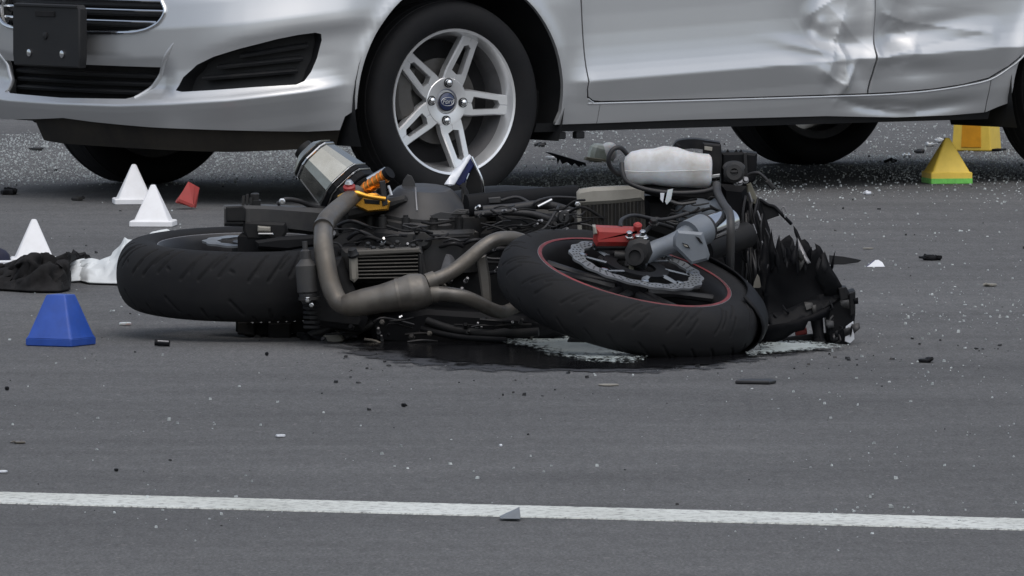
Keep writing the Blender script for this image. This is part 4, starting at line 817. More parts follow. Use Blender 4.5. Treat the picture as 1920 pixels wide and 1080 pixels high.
# ---- radiator ----
slab('radiator_tank', [(1081, 362), (1086, 356), (1110, 352), (1190, 348), (1208, 350), (1208, 376), (1150, 382), (1082, 386)], -.06, .0, M['pale_tank'], .008)
rad = slab('radiator_core', [(1088, 383), (1208, 375), (1212, 440), (1088, 448)], -.05, -.01, M['core'], .002)
for k in range(17): x = 1091+k*6.9; slab('radiator_fin', [(x, 385-k*.45), (x+2.2, 385-k*.45), (x+2.4, 446-k*.4), (x+.2, 446-k*.4)], -.058, -.045, M['core'] if k % 3 else M['engine'], .0005, rad)
slab('radiator_side', [(1080, 384), (1089, 384), (1092, 447), (1084, 446)], -.07, -.01, M['pale_tank'], .002); bolt(1083, 383, -.07, .005, .01, mt=M['steel'])
# coolant bottle
bt = MB(); R3 = rotm(0, 2, 0); c = b(1252, 318, -.02); prof = [(-.101, .012, .0), (-.098, .026, .0), (-.085, .036, .002), (-.06, .041, .004), (-.035, .041, .006), (-.01, .046, .008), (.02, .046, .006), (.048, .041, .002), (.07, .040, .0), (.093, .039, .0), (.099, .032, .0), (.101, .02, 0)]; v = []; nb_ = 28
for x, hh, cz in prof:
    for k in range(nb_):
        a = 2*math.pi*k/nb_; sp_q = lambda t: math.copysign(abs(t)**.72, t); v.append(c+R3@V3(x, .045*sp_q(math.cos(a))*min(1, hh/.03), cz+hh*sp_q(math.sin(a))))
bt.add(v, [(i*nb_+k, i*nb_+(k+1) % nb_, (i+1)*nb_+(k+1) % nb_, (i+1)*nb_+k) for i in range(len(prof)-1) for k in range(nb_)]+[tuple(range(nb_-1, -1, -1)), tuple(range(len(v)-nb_, len(v)))]); btl = bo('coolant_bottle', bt, M['reservoir'], smooth=60)
pipe('bottle_seam', [(1168, 320, -.068), (1200, 322, -.072), (1260, 321, -.072), (1330, 319, -.07)], .0012, M['reservoir'], btl, n=6)
pipe('overflow_hose', [(1172, 330, -.02), (1152, 322, -.03), (1141, 302, -.04), (1148, 282, -.04), (1163, 277, -.03), (1176, 290, -.01), (1180, 300, .02)], .0055, M['hose'], n=10)
pipe('overflow_hose', [(1166, 306, -.07), (1168, 325, -.085), (1178, 342, -.09), (1215, 356, -.09), (1270, 362, -.09), (1325, 358, -.08), (1348, 345, -.05)], .0055, M['hose'], n=10)
slab('bottle_stay', [(1205, 345), (1325, 347), (1345, 338), (1345, 368), (1330, 378), (1240, 372), (1205, 362)], -.03, .08, M['engine_black'], .008)
slab('bottle_tag', [(1334, 328), (1350, 326), (1350, 332), (1335, 334)], -.04, -.035, M['steel'], .001)
slab('white_tag', [(1238, 362), (1246, 362), (1243, 380), (1238, 374)], -.1, -.097, M['white_plastic'], .0005); slab('white_tag', [(1252, 356), (1262, 354), (1258, 376), (1250, 384), (1247, 378)], -.1, -.097, M['reservoir'], .0005)
slab('inner_frame', [(1205, 368), (1340, 366), (1350, 440), (1300, 470), (1210, 440)], .02, .22, M['engine_black'], .015)
q = MB(); q.lathe([(.055, -.02), (.058, .0), (.05, .03), (.036, .05), (.02, .062), (0, .065)], b(1312, 402, .02), unit((-.3, -.45, 1)), 26); bo('steering_head', q, M['fork_grey'])
# ---- fairing stay, instrument bracket ----
st_ = MB(); P = catmull([b(1262, 278, .05), b(1272, 268, .06), b(1300, 265, .08), (b(1325, 268, .08)), b(1350, 272, .06)], 6); v = []
for p in P: v += [p+V3(0, -.02, -.016), p+V3(0, -.02, .006), p+V3(0, .02, .008), p+V3(0, .02, -.014)]
st_.add(v, [(i*4+j, i*4+(j+1) % 4, (i+1)*4+(j+1) % 4, (i+1)*4+j) for i in range(len(P)-1) for j in range(4)]+[(3, 2, 1, 0), tuple(range(len(v)-4, len(v)))]); bo('fairing_stay', st_, M['engine_black'])
slab('stay_hook', [(1258, 279), (1268, 267), (1277, 274), (1274, 284), (1262, 285)], .03, .07, M['bike_black'], .003)
slab('stay_plate', [(1318, 268), (1352, 271), (1354, 300), (1350, 338), (1335, 340), (1330, 300), (1318, 288)], .02, .05, M['engine_black'], .004); slab('stay_window', [(1321, 274), (1336, 276), (1335, 283), (1321, 281)], .014, .02, M['pale_tank'], .0005)
slab('instrument_box', [(1352, 286), (1395, 285), (1420, 288), (1419, 310), (1417, 338), (1398, 352), (1352, 345)], .04, .16, M['bike_black'], .006); slab('instrument_rib', [(1394, 286), (1400, 286), (1402, 330), (1396, 330)], .025, .045, M['engine'], .001)
for x in (1360, 1376, 1385): slab('box_clip', [(x, 286), (x+5, 280), (x+9, 287)], .05, .08, M['bike_black'], .001)
q = MB(); q.lathe([(.022, 0), (.024, .008), (.024, .03), (.018, .036), (.009, .036), (.008, .03), (0, .03)], b(1376, 326, -.02), (0, -1, .15), 22); bo('rubber_bush', q, M['engine']); q = MB(); q.lathe([(.023, 0), (.026, .004), (.023, .008)], b(1376, 316, -.03), unit((0, -.5, 1)), 18); bo('bush_lip', q, M['engine'])
for px, py, r_ in ((1386, 341, .007), (1397, 338, .006), (1380, 343, .005)): bolt(px, py, -.04, r_, .012, (.2, -1, .3), M['alloy_dark'], n=10)
pipe('fairing_tube', [(1344, 346, -.10), (1346, 362, -.14), (1356, 382, -.24), (1368, 400, -.32), (1370, 430, -.36), (1369, 490, -.34), (1368, 515, -.30)], .0095, M['cover'], n=14)
slab('headstock', [(1350, 345), (1400, 350), (1412, 420), (1408, 520), (1370, 530), (1352, 470)], .0, .14, M['bike_black'], .014)
slab('headlamp_shell', [(1372, 420), (1400, 412), (1420, 440), (1425, 480), (1412, 520), (1380, 540), (1372, 490)], -.03, .1, M['engine_black'], .02)
slab('loom_backing', [(1398, 372), (1428, 380), (1444, 430), (1450, 520), (1444, 585), (1420, 590), (1400, 520)], -.02, .03, M['bike_black'], .006)
slab('id_plate', [(1400, 346), (1408, 342), (1424, 382), (1426, 398), (1414, 398), (1402, 385)], -.02, -.005, M['olive'], .003)
pipe('lamp_cable', [(1396, 340, -.02), (1404, 328, -.02), (1420, 324, -.03), (1430, 330, -.03), (1440, 340, -.03)], .004, M['hose'], n=8); slab('cable_plug', [(1434, 341), (1442, 336), (1456, 352), (1448, 358)], -.04, -.02, M['engine'], .003)
pipe('bent_stay', [(1424, 374, -.02), (1440, 384, -.02), (1452, 388, -.02), (1466, 402, -.02), (1484, 420, -.01)], .004, M['bike_black'], n=8); slab('stay_gusset', [(1426, 380), (1452, 388), (1462, 404), (1428, 416), (1424, 398)], -.015, -.008, M['engine_black'], .001); pipe('wire_loop', [(1468, 402, -.02), (1474, 398, -.02), (1470, 388, -.02), (1466, 392, -.02), (1472, 408, -.02)], .002, M['alloy_dark'], n=6)
for k in range(26):
    x = rng.uniform(1392, 1440); y = rng.uniform(360, 500); pipe('wire', [(x, y, -.04), (x+rng.uniform(-8, 10), y+rng.uniform(20, 50), -.05+rng.uniform(-.02, .02)), (x+rng.uniform(-10, 14), y+rng.uniform(60, 110), -.04)], rng.uniform(.0016, .0036), rng.choice((M['hose'], M['hose'], M['bike_black'], M['engine'])), n=6, sub=5)
for px, py in ((1404, 360), (1412, 420), (1428, 452), (1420, 395), (1434, 505), (1440, 530)):
    pipe('wire_tag', [(px, py, -.07), (px+3, py+8, -.07), (px+6, py+18, -.07)], .0022, M['alloy_dark'], n=6, sub=3)
slab('torn_tab', [(1414, 528), (1420, 514), (1432, 534), (1424, 540), (1412, 540)], -.1, -.097, M['pale_tank'], .0005)
# ---- front end ----
fx_, fy_, fz_ = frame(f_n, (0, 1, 0)); 
frm = ring('front_rim', f_o, f_n, [(.222, .040), (.2235, .050), (.217, .0535), (.211, .048), (.206, .036), (.197, .015), (.195, -.02), (.206, -.04), (.213, -.05), (.2225, -.048), (.212, -.03), (.207, 0), (.212, .03)], M['rim_black'])
ring('red_rim_stripe', f_o, f_n, [(.2205, .0525), (.2165, .0545), (.2135, .0530), (.2130, .0535), (.2165, .0555), (.2210, .0535)], M['rim_red'], frm); ring('rim_edge', f_o, f_n, [(.2225, .0495), (.2240, .0520), (.2215, .0535), (.2200, .0525)], M['alloy_dark'], frm)
hb = MB(); hb.lathe([(0, -.05), (.036, -.05), (.04, -.02), (.034, .01), (.04, .04), (.036, .055), (0, .055)], f_o, f_n, 26); bo('hub', hb, M['rim_black'], frm)
for k in range(5):
    a = 2*math.pi*k/5+.55; er = fx_*math.cos(a)+fy_*math.sin(a); et = np.cross(fz_, er); sp = MB()
    for s_ in (-1, 1): sp.tube([f_o+er*.035+et*.012*s_+fz_*.01, f_o+er*.11+et*.016*s_+fz_*.012, f_o+er*.203+et*.034*s_+fz_*.012], [.012, .009, .010], 8, 3)
    bo('spoke', sp, M['rim_black'], frm)
dk = MB(); dk.lathe([(.122, .066), (.153, .066), (.153, .071), (.122, .071)], f_o, f_n, 144, closed=True, wob=wave(18, .018)); dsc = bo('front_brake_disc', dk, M['disc'])
hole = None
for r_, off_ in ((.130, 0.), (.1375, .33), (.145, .66)):
    for k in range(48):
        a = 2*math.pi*(k+off_)/48; c = f_o+(fx_*math.cos(a)+fy_*math.sin(a))*r_+f_n*.0711
        if hole is None:
            mb = MB(); mb.lathe([(.0023, 0), (.0023, .0004), (0, .0004)], (0, 0, 0), f_n, 8); hole = bpy.data.meshes.new('disc_hole'); hole.from_pydata(mb.v, [], mb.f); hole.materials.append(M['dark_void'])
        o = bpy.data.objects.new('disc_hole', hole); scene.collection.objects.link(o); o.parent = dsc; o.location = tuple(c-BO)
ring('disc_carrier', f_o, f_n, [(.045, .064), (.075, .064), (.075, .070), (.045, .070)], M['bike_black'], dsc, 40)
for k in range(8):
    a = 2*math.pi*k/8+.2; er = fx_*math.cos(a)+fy_*math.sin(a); et = np.cross(fz_, er); q = MB(); q.tube([f_o+er*.07+et*.012+f_n*.067, f_o+er*.126-et*.004+f_n*.068], [.009, .006], 6, 1, flat=.4); bo('carrier_arm', q, M['fork_grey'], dsc)
    q = MB(); q.lathe([(.0085, 0), (.0085, .004), (.005, .005), (0, .005)], f_o+er*.123+f_n*.0705, f_n, 12); bo('disc_rivet', q, M['steel'], dsc)
dF = -.52
fl_ = pipe('fork_leg', [(1196, 490, dF), (1225, 470, dF+.03), (1262, 456, dF+.08), (1300, 438, dF+.14)], [.024, .021, .021, .023, .030], M['fork_grey'], n=22); pipe('fork_collar', [(1290, 443, dF+.12), (1318, 430, dF+.16)], .036, M['fork_grey'], n=24, sub=1); pipe('fork_seal', [(1316, 431, dF+.16), (1322, 428, dF+.17)], .0335, M['hose'], n=24, sub=1)
pipe('fork_tube', [(1318, 432, dF+.16), (1366, 414, dF+.26)], .029, M['chrome'], n=26, sub=1)
pipe('second_fork_tube', [(1318, 470, dF+.30), (1400, 440, dF+.42)], .030, M['engine_black'], n=20, sub=1)
fg = slab('fork_guard', [(1262, 446), (1270, 432), (1318, 436), (1331, 478), (1328, 488), (1296, 496), (1284, 484), (1262, 462)], dF-.02, dF+.0, M['fork_grey'], .006); 
slab('guard_slot', [(1279, 455), (1290, 459), (1294, 466), (1284, 463)], dF-.024, dF-.018, M['bike_black'], .0008, fg); slab('guard_slot_light', [(1281, 458), (1288, 460), (1291, 464), (1284, 462)], dF-.026, dF-.022, M['pale_tank'], .0006, fg); slab('guard_slot', [(1304, 443), (1311, 446), (1318, 457), (1312, 455)], dF-.024, dF-.018, M['bike_black'], .0008, fg)
ac = slab('axle_clamp', [(1172, 470), (1180, 452), (1200, 446), (1218, 452), (1224, 474), (1214, 494), (1190, 502), (1174, 490)], dF-.05, dF+.01, M['engine'], .010); q = MB(); q.lathe([(.022, 0), (.022, .012), (.014, .013), (.014, .004), (0, .004)], b(1191, 482, dF-.05), unit((-.1, -1, .25)), 18); bo('axle_end', q, M['engine_black'], ac)
pipe('clamp_lug', [(1152, 478, dF-.02), (1176, 480, dF-.02)], .010, M['engine'], ac, sub=1); pipe('clamp_drip', [(1184, 498, dF-.03), (1183, 509, dF-.04)], .006, M['olive'], ac, sub=1)
for px, py in ((1205, 444), (1180, 446), (1196, 452), (1210, 456)): bolt(px, py, dF-.03, .007, .016, unit((0, -.5, 1)), M['steel'], ac)
cl = slab('front_caliper', [(1116, 426), (1190, 429), (1194, 424), (1200, 430), (1198, 446), (1186, 462), (1118, 462), (1112, 452)], dF-.02, dF+.10, M['red_an'], .010)
slab('caliper_end', [(1111, 424), (1117, 424), (1120, 438), (1113, 440)], dF-.03, dF+.05, M['pale_tank'], .003, cl); q = MB(); q.lathe([(.009, 0), (.010, .012), (.006, .016), (0, .016)], b(1195, 430, dF-.01), unit((.1, -.6, 1)), 14); bo('bleed_nipple', q, M['red_an'], cl); slab('caliper_body', [(1114, 450), (1186, 456), (1184, 470), (1116, 470)], dF-.01, dF+.07, M['engine_black'], .006, cl)
pipe('brake_line', [(1164, 426, dF+.06), (1166, 412, dF+.1), (1190, 404, dF+.2), (1240, 412, dF+.25), (1290, 400, dF+.3)], .0045, M['hose'], n=8); pipe('brake_line', [(1205, 440, dF+.02), (1228, 420, dF+.1), (1262, 428, dF+.14)], .0045, M['engine_black'], n=8); bolt(1226, 420, dF+.06, .009, .014, (0, -.6, 1), M['engine'])
# front mudguard hugging the tyre on the right
mg = MB(); v = []; na, nc = 26, 9
for i in range(na):
    a = math.radians(-14+74*i/(na-1)); er = V3(math.cos(a), math.sin(a), 0)
    # in the wheel plane, from the near right round to the far right
    pr_ = unit(np.cross(V3(0, 1, 0), f_n)); pq = unit(np.cross(f_n, pr_)); e = pr_*math.cos(a)+pq*math.sin(a)
    for j in range(nc):
        t = -1.1+2.2*j/(nc-1); rr2 = .318-.05*abs(t)**2.2; v.append(f_o+e*rr2+f_n*.066*t)
mg.add(v, [(i*nc+j, i*nc+j+1, (i+1)*nc+j+1, (i+1)*nc+j) for i in range(na-1) for j in range(nc-1)]); 
go_ = bo('front_mudguard', mg, M['bike_black']); md = go_.modifiers.new('thick', 'SOLIDIFY'); md.thickness = .004
# ---- shattered front fairing ----
def shard(name, px, d0, mt, thick=.004, bulge=.05, seed=0, tilt=0.):
    c = np.mean([b(x, y, d0) for x, y in px], 0); P = [b(x, y, d0) for x, y in px]; q2 = resample([(p[0]-c[0], p[2]-c[2]) for p in P], .012)
    Q = np.array(q2); xs2, zs2 = np.meshgrid(np.arange(Q[:, 0].min(), Q[:, 0].max(), .012), np.arange(Q[:, 1].min(), Q[:, 1].max(), .012)); I = np.stack([xs2.ravel(), zs2.ravel()], 1); I = I[inside(I, q2)]
    if len(I): I = I[np.sqrt(((I[:, None]-Q[None])**2).sum(2)).min(1) > .006]
    A2 = [Vector(p) for p in q2]+[Vector(p) for p in I]; r = delaunay_2d_cdt(A2, [(i, (i+1) % len(q2)) for i in range(len(q2))], [], 0, 1e-7); pv = np.array([tuple(p) for p in r[0]]); T = np.array([tuple(t) for t in r[2]]); T = T[inside(pv[T].mean(1), q2)]
    w = max(np.ptp(Q[:, 0]), np.ptp(Q[:, 1]))/2
    y = -bulge*(1-np.clip(np.hypot(pv[:, 0], pv[:, 1])/w, 0, 1)**2)+tilt*pv[:, 1]+np.array([.014*abs(noise.noise((p[0]*9+seed, p[1]*9, 0)))+.003*noise.noise((p[0]*30+seed, p[1]*30, 0)) for p in pv])
    mb = MB(); mb.add([(c[0]+p[0], c[1]+yy, c[2]+p[1]) for p, yy in zip(pv, y)], [tuple(t) for t in T]); o = bo(name, mb, mt, smooth=30); m_ = o.modifiers.new('thick', 'SOLIDIFY'); m_.thickness = thick; return o
shard('fairing_panel', [(1432, 560), (1437, 520), (1446, 486), (1453, 470), (1457, 452), (1461, 440), (1463, 452), (1472, 445), (1480, 440), (1487, 448), (1491, 462), (1494, 448), (1490, 436), (1488, 423), (1495, 432), (1503, 450), (1509, 448), (1516, 455), (1524, 470), (1530, 466), (1528, 456), (1538, 462), (1549, 482), (1556, 500), (1566, 520), (1576, 540), (1577, 556), (1572, 570), (1540, 588), (1500, 604), (1460, 612), (1436, 606)], -.22, M['shard_black'], bulge=.012, seed=3, tilt=.15)
shard('fairing_flap', [(1496, 446), (1501, 456), (1513, 480), (1520, 492), (1514, 494), (1503, 480), (1497, 464)], -.245, M['alloy_dark'], thick=.002, bulge=.0, seed=21, tilt=.6)
shard('fairing_splinter', [(1444, 512), (1441, 470), (1446, 428), (1450, 452), (1455, 470), (1452, 500)], -.25, M['bike_black'], seed=5, bulge=.0, tilt=-.3)
shard('fairing_splinter', [(1424, 520), (1428, 468), (1434, 440), (1440, 462), (1438, 505), (1446, 548), (1430, 556)], -.16, M['shard_black'], seed=7, bulge=.0, tilt=.2)
shard('fairing_splinter', [(1528, 520), (1540, 486), (1546, 470), (1556, 498), (1570, 520), (1579, 536), (1574, 560), (1552, 566)], -.255, M['bike_black'], seed=11, bulge=.01, tilt=-.35)
shard('fairing_fold', [(1440, 590), (1480, 578), (1530, 556), (1572, 545), (1576, 560), (1540, 580), (1490, 602), (1446, 616)], -.262, M['bike_black'], seed=13, bulge=.0, tilt=.9)
shard('fairing_lower_panel', [(1430, 612), (1470, 606), (1520, 590), (1556, 574), (1552, 592), (1535, 600), (1515, 602), (1508, 618), (1490, 622), (1470, 636), (1448, 644), (1418, 660), (1424, 640)], -.30, M['shard_black'], seed=9, bulge=.015, tilt=-.2)
for k in range(14):
    x = rng.uniform(1440, 1590); y = rng.uniform(560, 640); pipe('torn_strand', [(x, y, -.27), (x+rng.uniform(-6, 8), y+rng.uniform(4, 14), -.28), (x+rng.uniform(-14, 14), y+rng.uniform(10, 24), -.27)], rng.uniform(.0012, .003), rng.choice((M['bike_black'], M['shard_black'], M['cover'])), n=6, sub=3)
slab('lamp_bracket', [(1560, 552), (1572, 540), (1588, 540), (1592, 548), (1603, 545), (1604, 590), (1598, 640), (1575, 655), (1552, 640), (1548, 600)], -.24, -.12, M['bike_black'], .006)
slab('lamp_bracket_rib', [(1572, 540), (1586, 538), (1590, 560), (1576, 566)], -.26, -.24, M['engine_black'], .002); slab('lamp_bracket_rib', [(1592, 550), (1604, 546), (1604, 588), (1594, 594)], -.26, -.24, M['engine_black'], .002)
slab('white_fairing_chip', [(1586, 612), (1600, 602), (1602, 636), (1594, 644), (1584, 640)], -.262, -.255, M['white_plastic'], .001); slab('chip_mark', [(1592, 620), (1598, 606), (1598, 622), (1595, 632)], -.266, -.262, M['bike_black'], .0003)
pipe('broken_leg', [(1530, 590, -.2), (1534, 620, -.22), (1537, 645, -.24)], [.016, .013, .012], M['bike_black']); q = MB(); q.ball(b(1537, 646, -.24), .017); bo('leg_knob', q, M['bike_black'])
pipe('bottom_stay', [(1446, 648, -.24), (1480, 640, -.22), (1530, 634, -.2), (1570, 632, -.18)], .011, M['bike_black']); slab('stay_foot', [(1444, 638), (1462, 634), (1460, 646), (1450, 652), (1444, 652)], -.26, -.24, M['bike_black'], .003); slab('red_lens', [(1490, 620), (1512, 614), (1514, 626), (1492, 632)], -.20, -.19, M['red_an'], .002)
slab('under_bracket', [(1060, 648), (1070, 632), (1110, 634), (1150, 648), (1100, 652)], -.30, -.24, M['engine_black'], .004)
shard('tail_blade', [(833, 344), (852, 318), (880, 290), (884, 294), (868, 318), (852, 345)], .13, M['white_plastic'], thick=.004, bulge=0., seed=40, tilt=.9)
# torn splinters along the fairing's broken edges
r2 = random.Random(21)
for k in range(16):
    t = r2.random(); x = 1438+t*130; y = 470+abs(t-.35)*60+r2.uniform(-6, 22); h = r2.uniform(14, 36); w = r2.uniform(5, 13); lean = r2.uniform(-8, 10)
    shard('fairing_splinter', [(x-w/2, y), (x-w/4+lean*.5, y-h*.6), (x+lean, y-h), (x+w/3+lean*.4, y-h*.5), (x+w/2, y+2), (x, y+r2.uniform(8, 22))], -.24-r2.uniform(0, .05), r2.choice((M['shard_black'], M['bike_black'], M['shard_black'], M['cover'])), thick=.003, bulge=0., seed=50+k, tilt=r2.uniform(-.6, .7))
for k in range(12):
    x = r2.uniform(1500, 1600); y = r2.uniform(560, 640); w = r2.uniform(6, 18); shard('fairing_splinter', [(x, y), (x+w, y+r2.uniform(-6, 4)), (x+w*1.1, y+r2.uniform(5, 16)), (x+w*.3, y+r2.uniform(8, 20))], -.27-r2.uniform(0, .03), r2.choice((M['shard_black'], M['bike_black'], M['cover'])), thick=.003, bulge=0., seed=80+k, tilt=r2.uniform(-.6, .6))
# wiring, clips and bright scuffed bolts over the engine
for k in range(40):
    x, y = r2.uniform(610, 1080), r2.uniform(388, 470)
    if 705 < x < 885 and y < 410: continue
    d = -.08-r2.uniform(0, .05); L1 = r2.uniform(30, 90); a_ = r2.uniform(-.4, .4)
    pipe('wire', [(x, y, d), (x+L1*.4, y+L1*.4*a_+r2.uniform(-7, 7), d-.01), (x+L1*.7, y+L1*.7*a_+r2.uniform(-7, 7), d-.01), (x+L1, y+L1*a_, d+.02)], r2.uniform(.0014, .0032), r2.choice((M['hose'], M['hose'], M['engine_black'], M['bike_black'])), n=6, sub=5)
for k in range(60):
    x, y = r2.uniform(600, 1075), r2.uniform(390, 640)
    if 705 < x < 885 and y < 405: continue
    bolt(x, y, -.10 if y < 560 else -.21, r2.uniform(.002, .0045), .02, (r2.uniform(-.5, .5), -1, r2.uniform(.1, .9)), r2.choice((M['steel'], M['alloy_dark'], M['cooler'], M['cover'])))
for k in range(24):
    x, y = r2.uniform(1205, 1345), r2.uniform(372, 440); d = -.06-r2.uniform(0, .06)
    pipe('wire', [(x, y, d), (x+r2.uniform(8, 22), y+r2.uniform(-10, 10), d-.01), (x+r2.uniform(25, 50), y+r2.uniform(-16, 16), d)], r2.uniform(.0015, .004), r2.choice((M['hose'], M['engine_black'], M['engine'], M['cover'])), n=6, sub=5)
# ---- tank and seat on the far side ----
tk = MB(); tk.ball(b(1010, 470, .62), .30, .20, .15, 24, 14, rotm(0, 4, 8), .75); bo('fuel_tank', tk, M['bike_black']); tk = MB(); tk.ball(b(690, 490, .62), .26, .13, .10, 20, 12, rotm(0, -4, -6), .7); bo('seat', tk, M['bike_black'])
pipe('handlebar', [(1330, 470, .2), (1370, 500, .42), (1400, 560, .55), (1380, 600, .62)], .013, M['bike_black'])
# ---------------- evidence cones ----------------
M['cone_white'] = mat('white_cone_plastic', (.78, .79, .81), .5, dirt=(.5, .49, .46), dscale=30., damt=.2, bump=.05, bscale=400)
M['cone_blue'] = mat('blue_cone_plastic', (.018, .068, .34), .45, var=.12, vscale=30, dirt=(.05, .09, .25), dscale=25., damt=.2)
M['cone_yellow'] = mat('yellow_cone_plastic', (.80, .57, .09), .5, var=.06, vscale=35)
M['cone_orange'] = mat('amber_cone_plastic', (.68, .30, .012), .5, var=.1, vscale=35)
M['tape_green'] = mat('green_tape', (.20, .66, .12), .45, dirt=(.05, .2, .05), dscale=60., damt=.5)
M['red_plastic'] = mat('red_cone_plastic', (.36, .045, .04), .5, dirt=(.18, .06, .05), dscale=25., damt=.4)
def rsq(h, r, n=4):
    out = []
    for k, (sx, sy) in enumerate(((1, 1), (-1, 1), (-1, -1), (1, -1))):
        for j in range(n+1): a = math.pi/2*(k+j/n); out.append(((h-r)*sx+r*math.cos(a), (h-r)*sy+r*math.sin(a)))
    return out
def loft(rings):
    mb = MB(); n = len(rings[0][0]); v = [(x, y, z) for P, z in rings for x, y in P]
    mb.add(v, [(i*n+k, i*n+(k+1) % n, (i+1)*n+(k+1) % n, (i+1)*n+k) for i in range(len(rings)-1) for k in range(n)]+[tuple(range(n-1, -1, -1)), tuple(range(len(v)-n, len(v)))]); return mb
def cone(px, py, rz, label, mt, base=.061, bh=.017, lo=.048, hi=.006, H=.117, name='evidence_cone', tape=None, group='pyramid evidence cones'):
    p = G(px, py); p = p+V3(0, base*.9, 0); t = thing(name, (p[0], p[1], .0005), label, 'cone', group, math.radians(rz)); r = .005; z0 = .014 if tape else 0.
    obj('base', loft([(rsq(base-.002, r), z0), (rsq(base, r), z0+.002), (rsq(base, r), z0+bh-.003), (rsq(base-.003, r), z0+bh)]), mt, t, smooth=30)
    obj('pyramid', loft([(rsq(lo+.003, .008), z0+bh-.001), (rsq(lo, .008), z0+bh+.004), (rsq(hi+.002, .005), H-.004), (rsq(hi, min(hi, .004)), H-.001), (rsq(hi*.6, min(hi*.6, .003)), H)]), mt, t, smooth=30)
    if tape:
        obj('tape_band', loft([(rsq(base-.001, r), 0), (rsq(base+.0005, r), .001), (rsq(base+.0005, r), .0165), (rsq(base-.001, r), .017)]), tape, t, smooth=30)
    return t
cone(250, 384, 6, 'white pyramid cone farther back in the overlapping pair near the car tyre', M['cone_white'])
cone(286, 426, -5, 'white pyramid cone overlapping another one in front of the car', M['cone_white'])
cone(62, 497, 4, 'white pyramid cone standing behind the crumpled black cloth', M['cone_white'])
cone(112, 650, -26, 'blue blunt pyramid cone standing nearest the camera', M['cone_blue'], base=.0595, bh=.019, lo=.056, hi=.024, H=.1155)
cone(1777, 345, 11, 'yellow pyramid cone with a green band around its base', M['cone_yellow'], base=.066, bh=.022, lo=.058, hi=.007, H=.140, tape=M['tape_green'])
# amber marker block beyond the sill
p = G(1833, 284)+V3(0, .08, 0); t = thing('amber_marker', (p[0], p[1], .001), 'amber yellow marker block beyond the car sill, half hidden behind the rear wheel', 'marker', rz=math.radians(-18))
obj('body', loft([(rsq(.066, .006), 0), (rsq(.068, .006), .004), (rsq(.056, .006), .20), (rsq(.052, .004), .205)]), M['cone_yellow'], t, smooth=30)
q = MB(); q.prism([(-.034, .012), (.034, .012), (.028, .19), (-.028, .19)], (0, -.0680, 0), (1, 0, 0), (0, .06, 1), (0, -1, 0), .003, .0008); obj('front_panel', q, M['cone_orange'], t, smooth=30)
q = MB(); q.box((.074, -.02, .004), (.05, .07, .006), ch=.001); obj('foot', q, M['bike_black'], t)

# ---------------- crumpled clothes ----------------
M['cloth_black'] = mat('black_cloth', (.016, .0155, .016), .9, var=.4, vscale=30, bump=.3, bscale=400, spec=.2)
M['cloth_white'] = mat('white_cloth', (.62, .65, .66), .9, var=.08, vscale=12, bump=.2, bscale=500, spec=.2)
def cloth(name, top, bottom_y, depth, mt, label, seed, folds=.012, name2=None):
    # top: silhouette points (px, py); the heap rises from its near edge to the crest and falls behind it
    xs2 = np.linspace(top[0][0], top[-1][0], 90); ty = np.interp(xs2, [p[0] for p in top], [p[1] for p in top]); by = np.interp(xs2, [p[0] for p in bottom_y], [p[1] for p in bottom_y]); v = []; nr = 34
    for i, x in enumerate(xs2):
        g0 = G(x, by[i]); Yc = g0[1]+depth; crest = W(x, ty[i], Yc); Hc = max(crest[2], .006)
        for j in range(nr):
            t = j/(nr-1)
            if t < .7: s_ = t/.7; y = g0[1]+depth*s_; z = Hc*(1-(1-s_)**2.2)
            else: s_ = (t-.7)/.3; y = Yc+depth*.5*s_; z = Hc*(1-s_**1.5)
            X = (x-960)/F_PX*y; e = min(1, 4*t, 4*(1-t))
            f1 = abs(noise.noise((X*16+seed, y*9+z*14, seed)))-.25; f2 = noise.noise((X*45+seed, y*30+z*40, 2.)); f3 = abs(noise.noise((X*30-seed, y*18-z*30, 5.)))-.2
            am = folds*e*min(1, Hc/.04)
            v.append((X+.5*am*f2, y-1.6*am*f1-.8*am*f3, max(.004, z+am*(f1*(1.2 if t < .66 else .5)+.4*f2)*(.5 if .6 < t < .8 else 1))))
    mb = MB(); mb.add(v, [(i*nr+j, (i+1)*nr+j, (i+1)*nr+j+1, i*nr+j+1) for i in range(89) for j in range(nr-1)]); o = obj(name, mb, mt, smooth=70); m_ = o.modifiers.new('thick', 'SOLIDIFY'); m_.thickness = .003; m_.offset = 1
    return tag(o, label, 'clothing')
cloth('crumpled_jacket', [(-60, 500), (-20, 496), (5, 497), (20, 490), (45, 484), (52, 477), (62, 484), (84, 478), (98, 487), (115, 480), (140, 475), (158, 478), (166, 484)], [(-60, 540), (0, 546), (60, 550), (110, 550), (128, 546), (131, 524), (166, 500)], .16, M['cloth_black'], 'crumpled black cloth lying on the asphalt behind the blue cone', 3., .042)
cloth('crumpled_shirt', [(113, 514), (122, 500), (140, 490), (165, 486), (185, 490), (205, 483), (222, 464), (231, 448), (238, 452), (252, 453), (272, 446), (290, 438), (325, 434), (370, 446)], [(113, 520), (128, 531), (150, 530), (165, 534), (230, 536), (370, 530)], .20, M['cloth_white'], 'crumpled white cloth lying behind the motorcycle rear tyre', 8., .022)
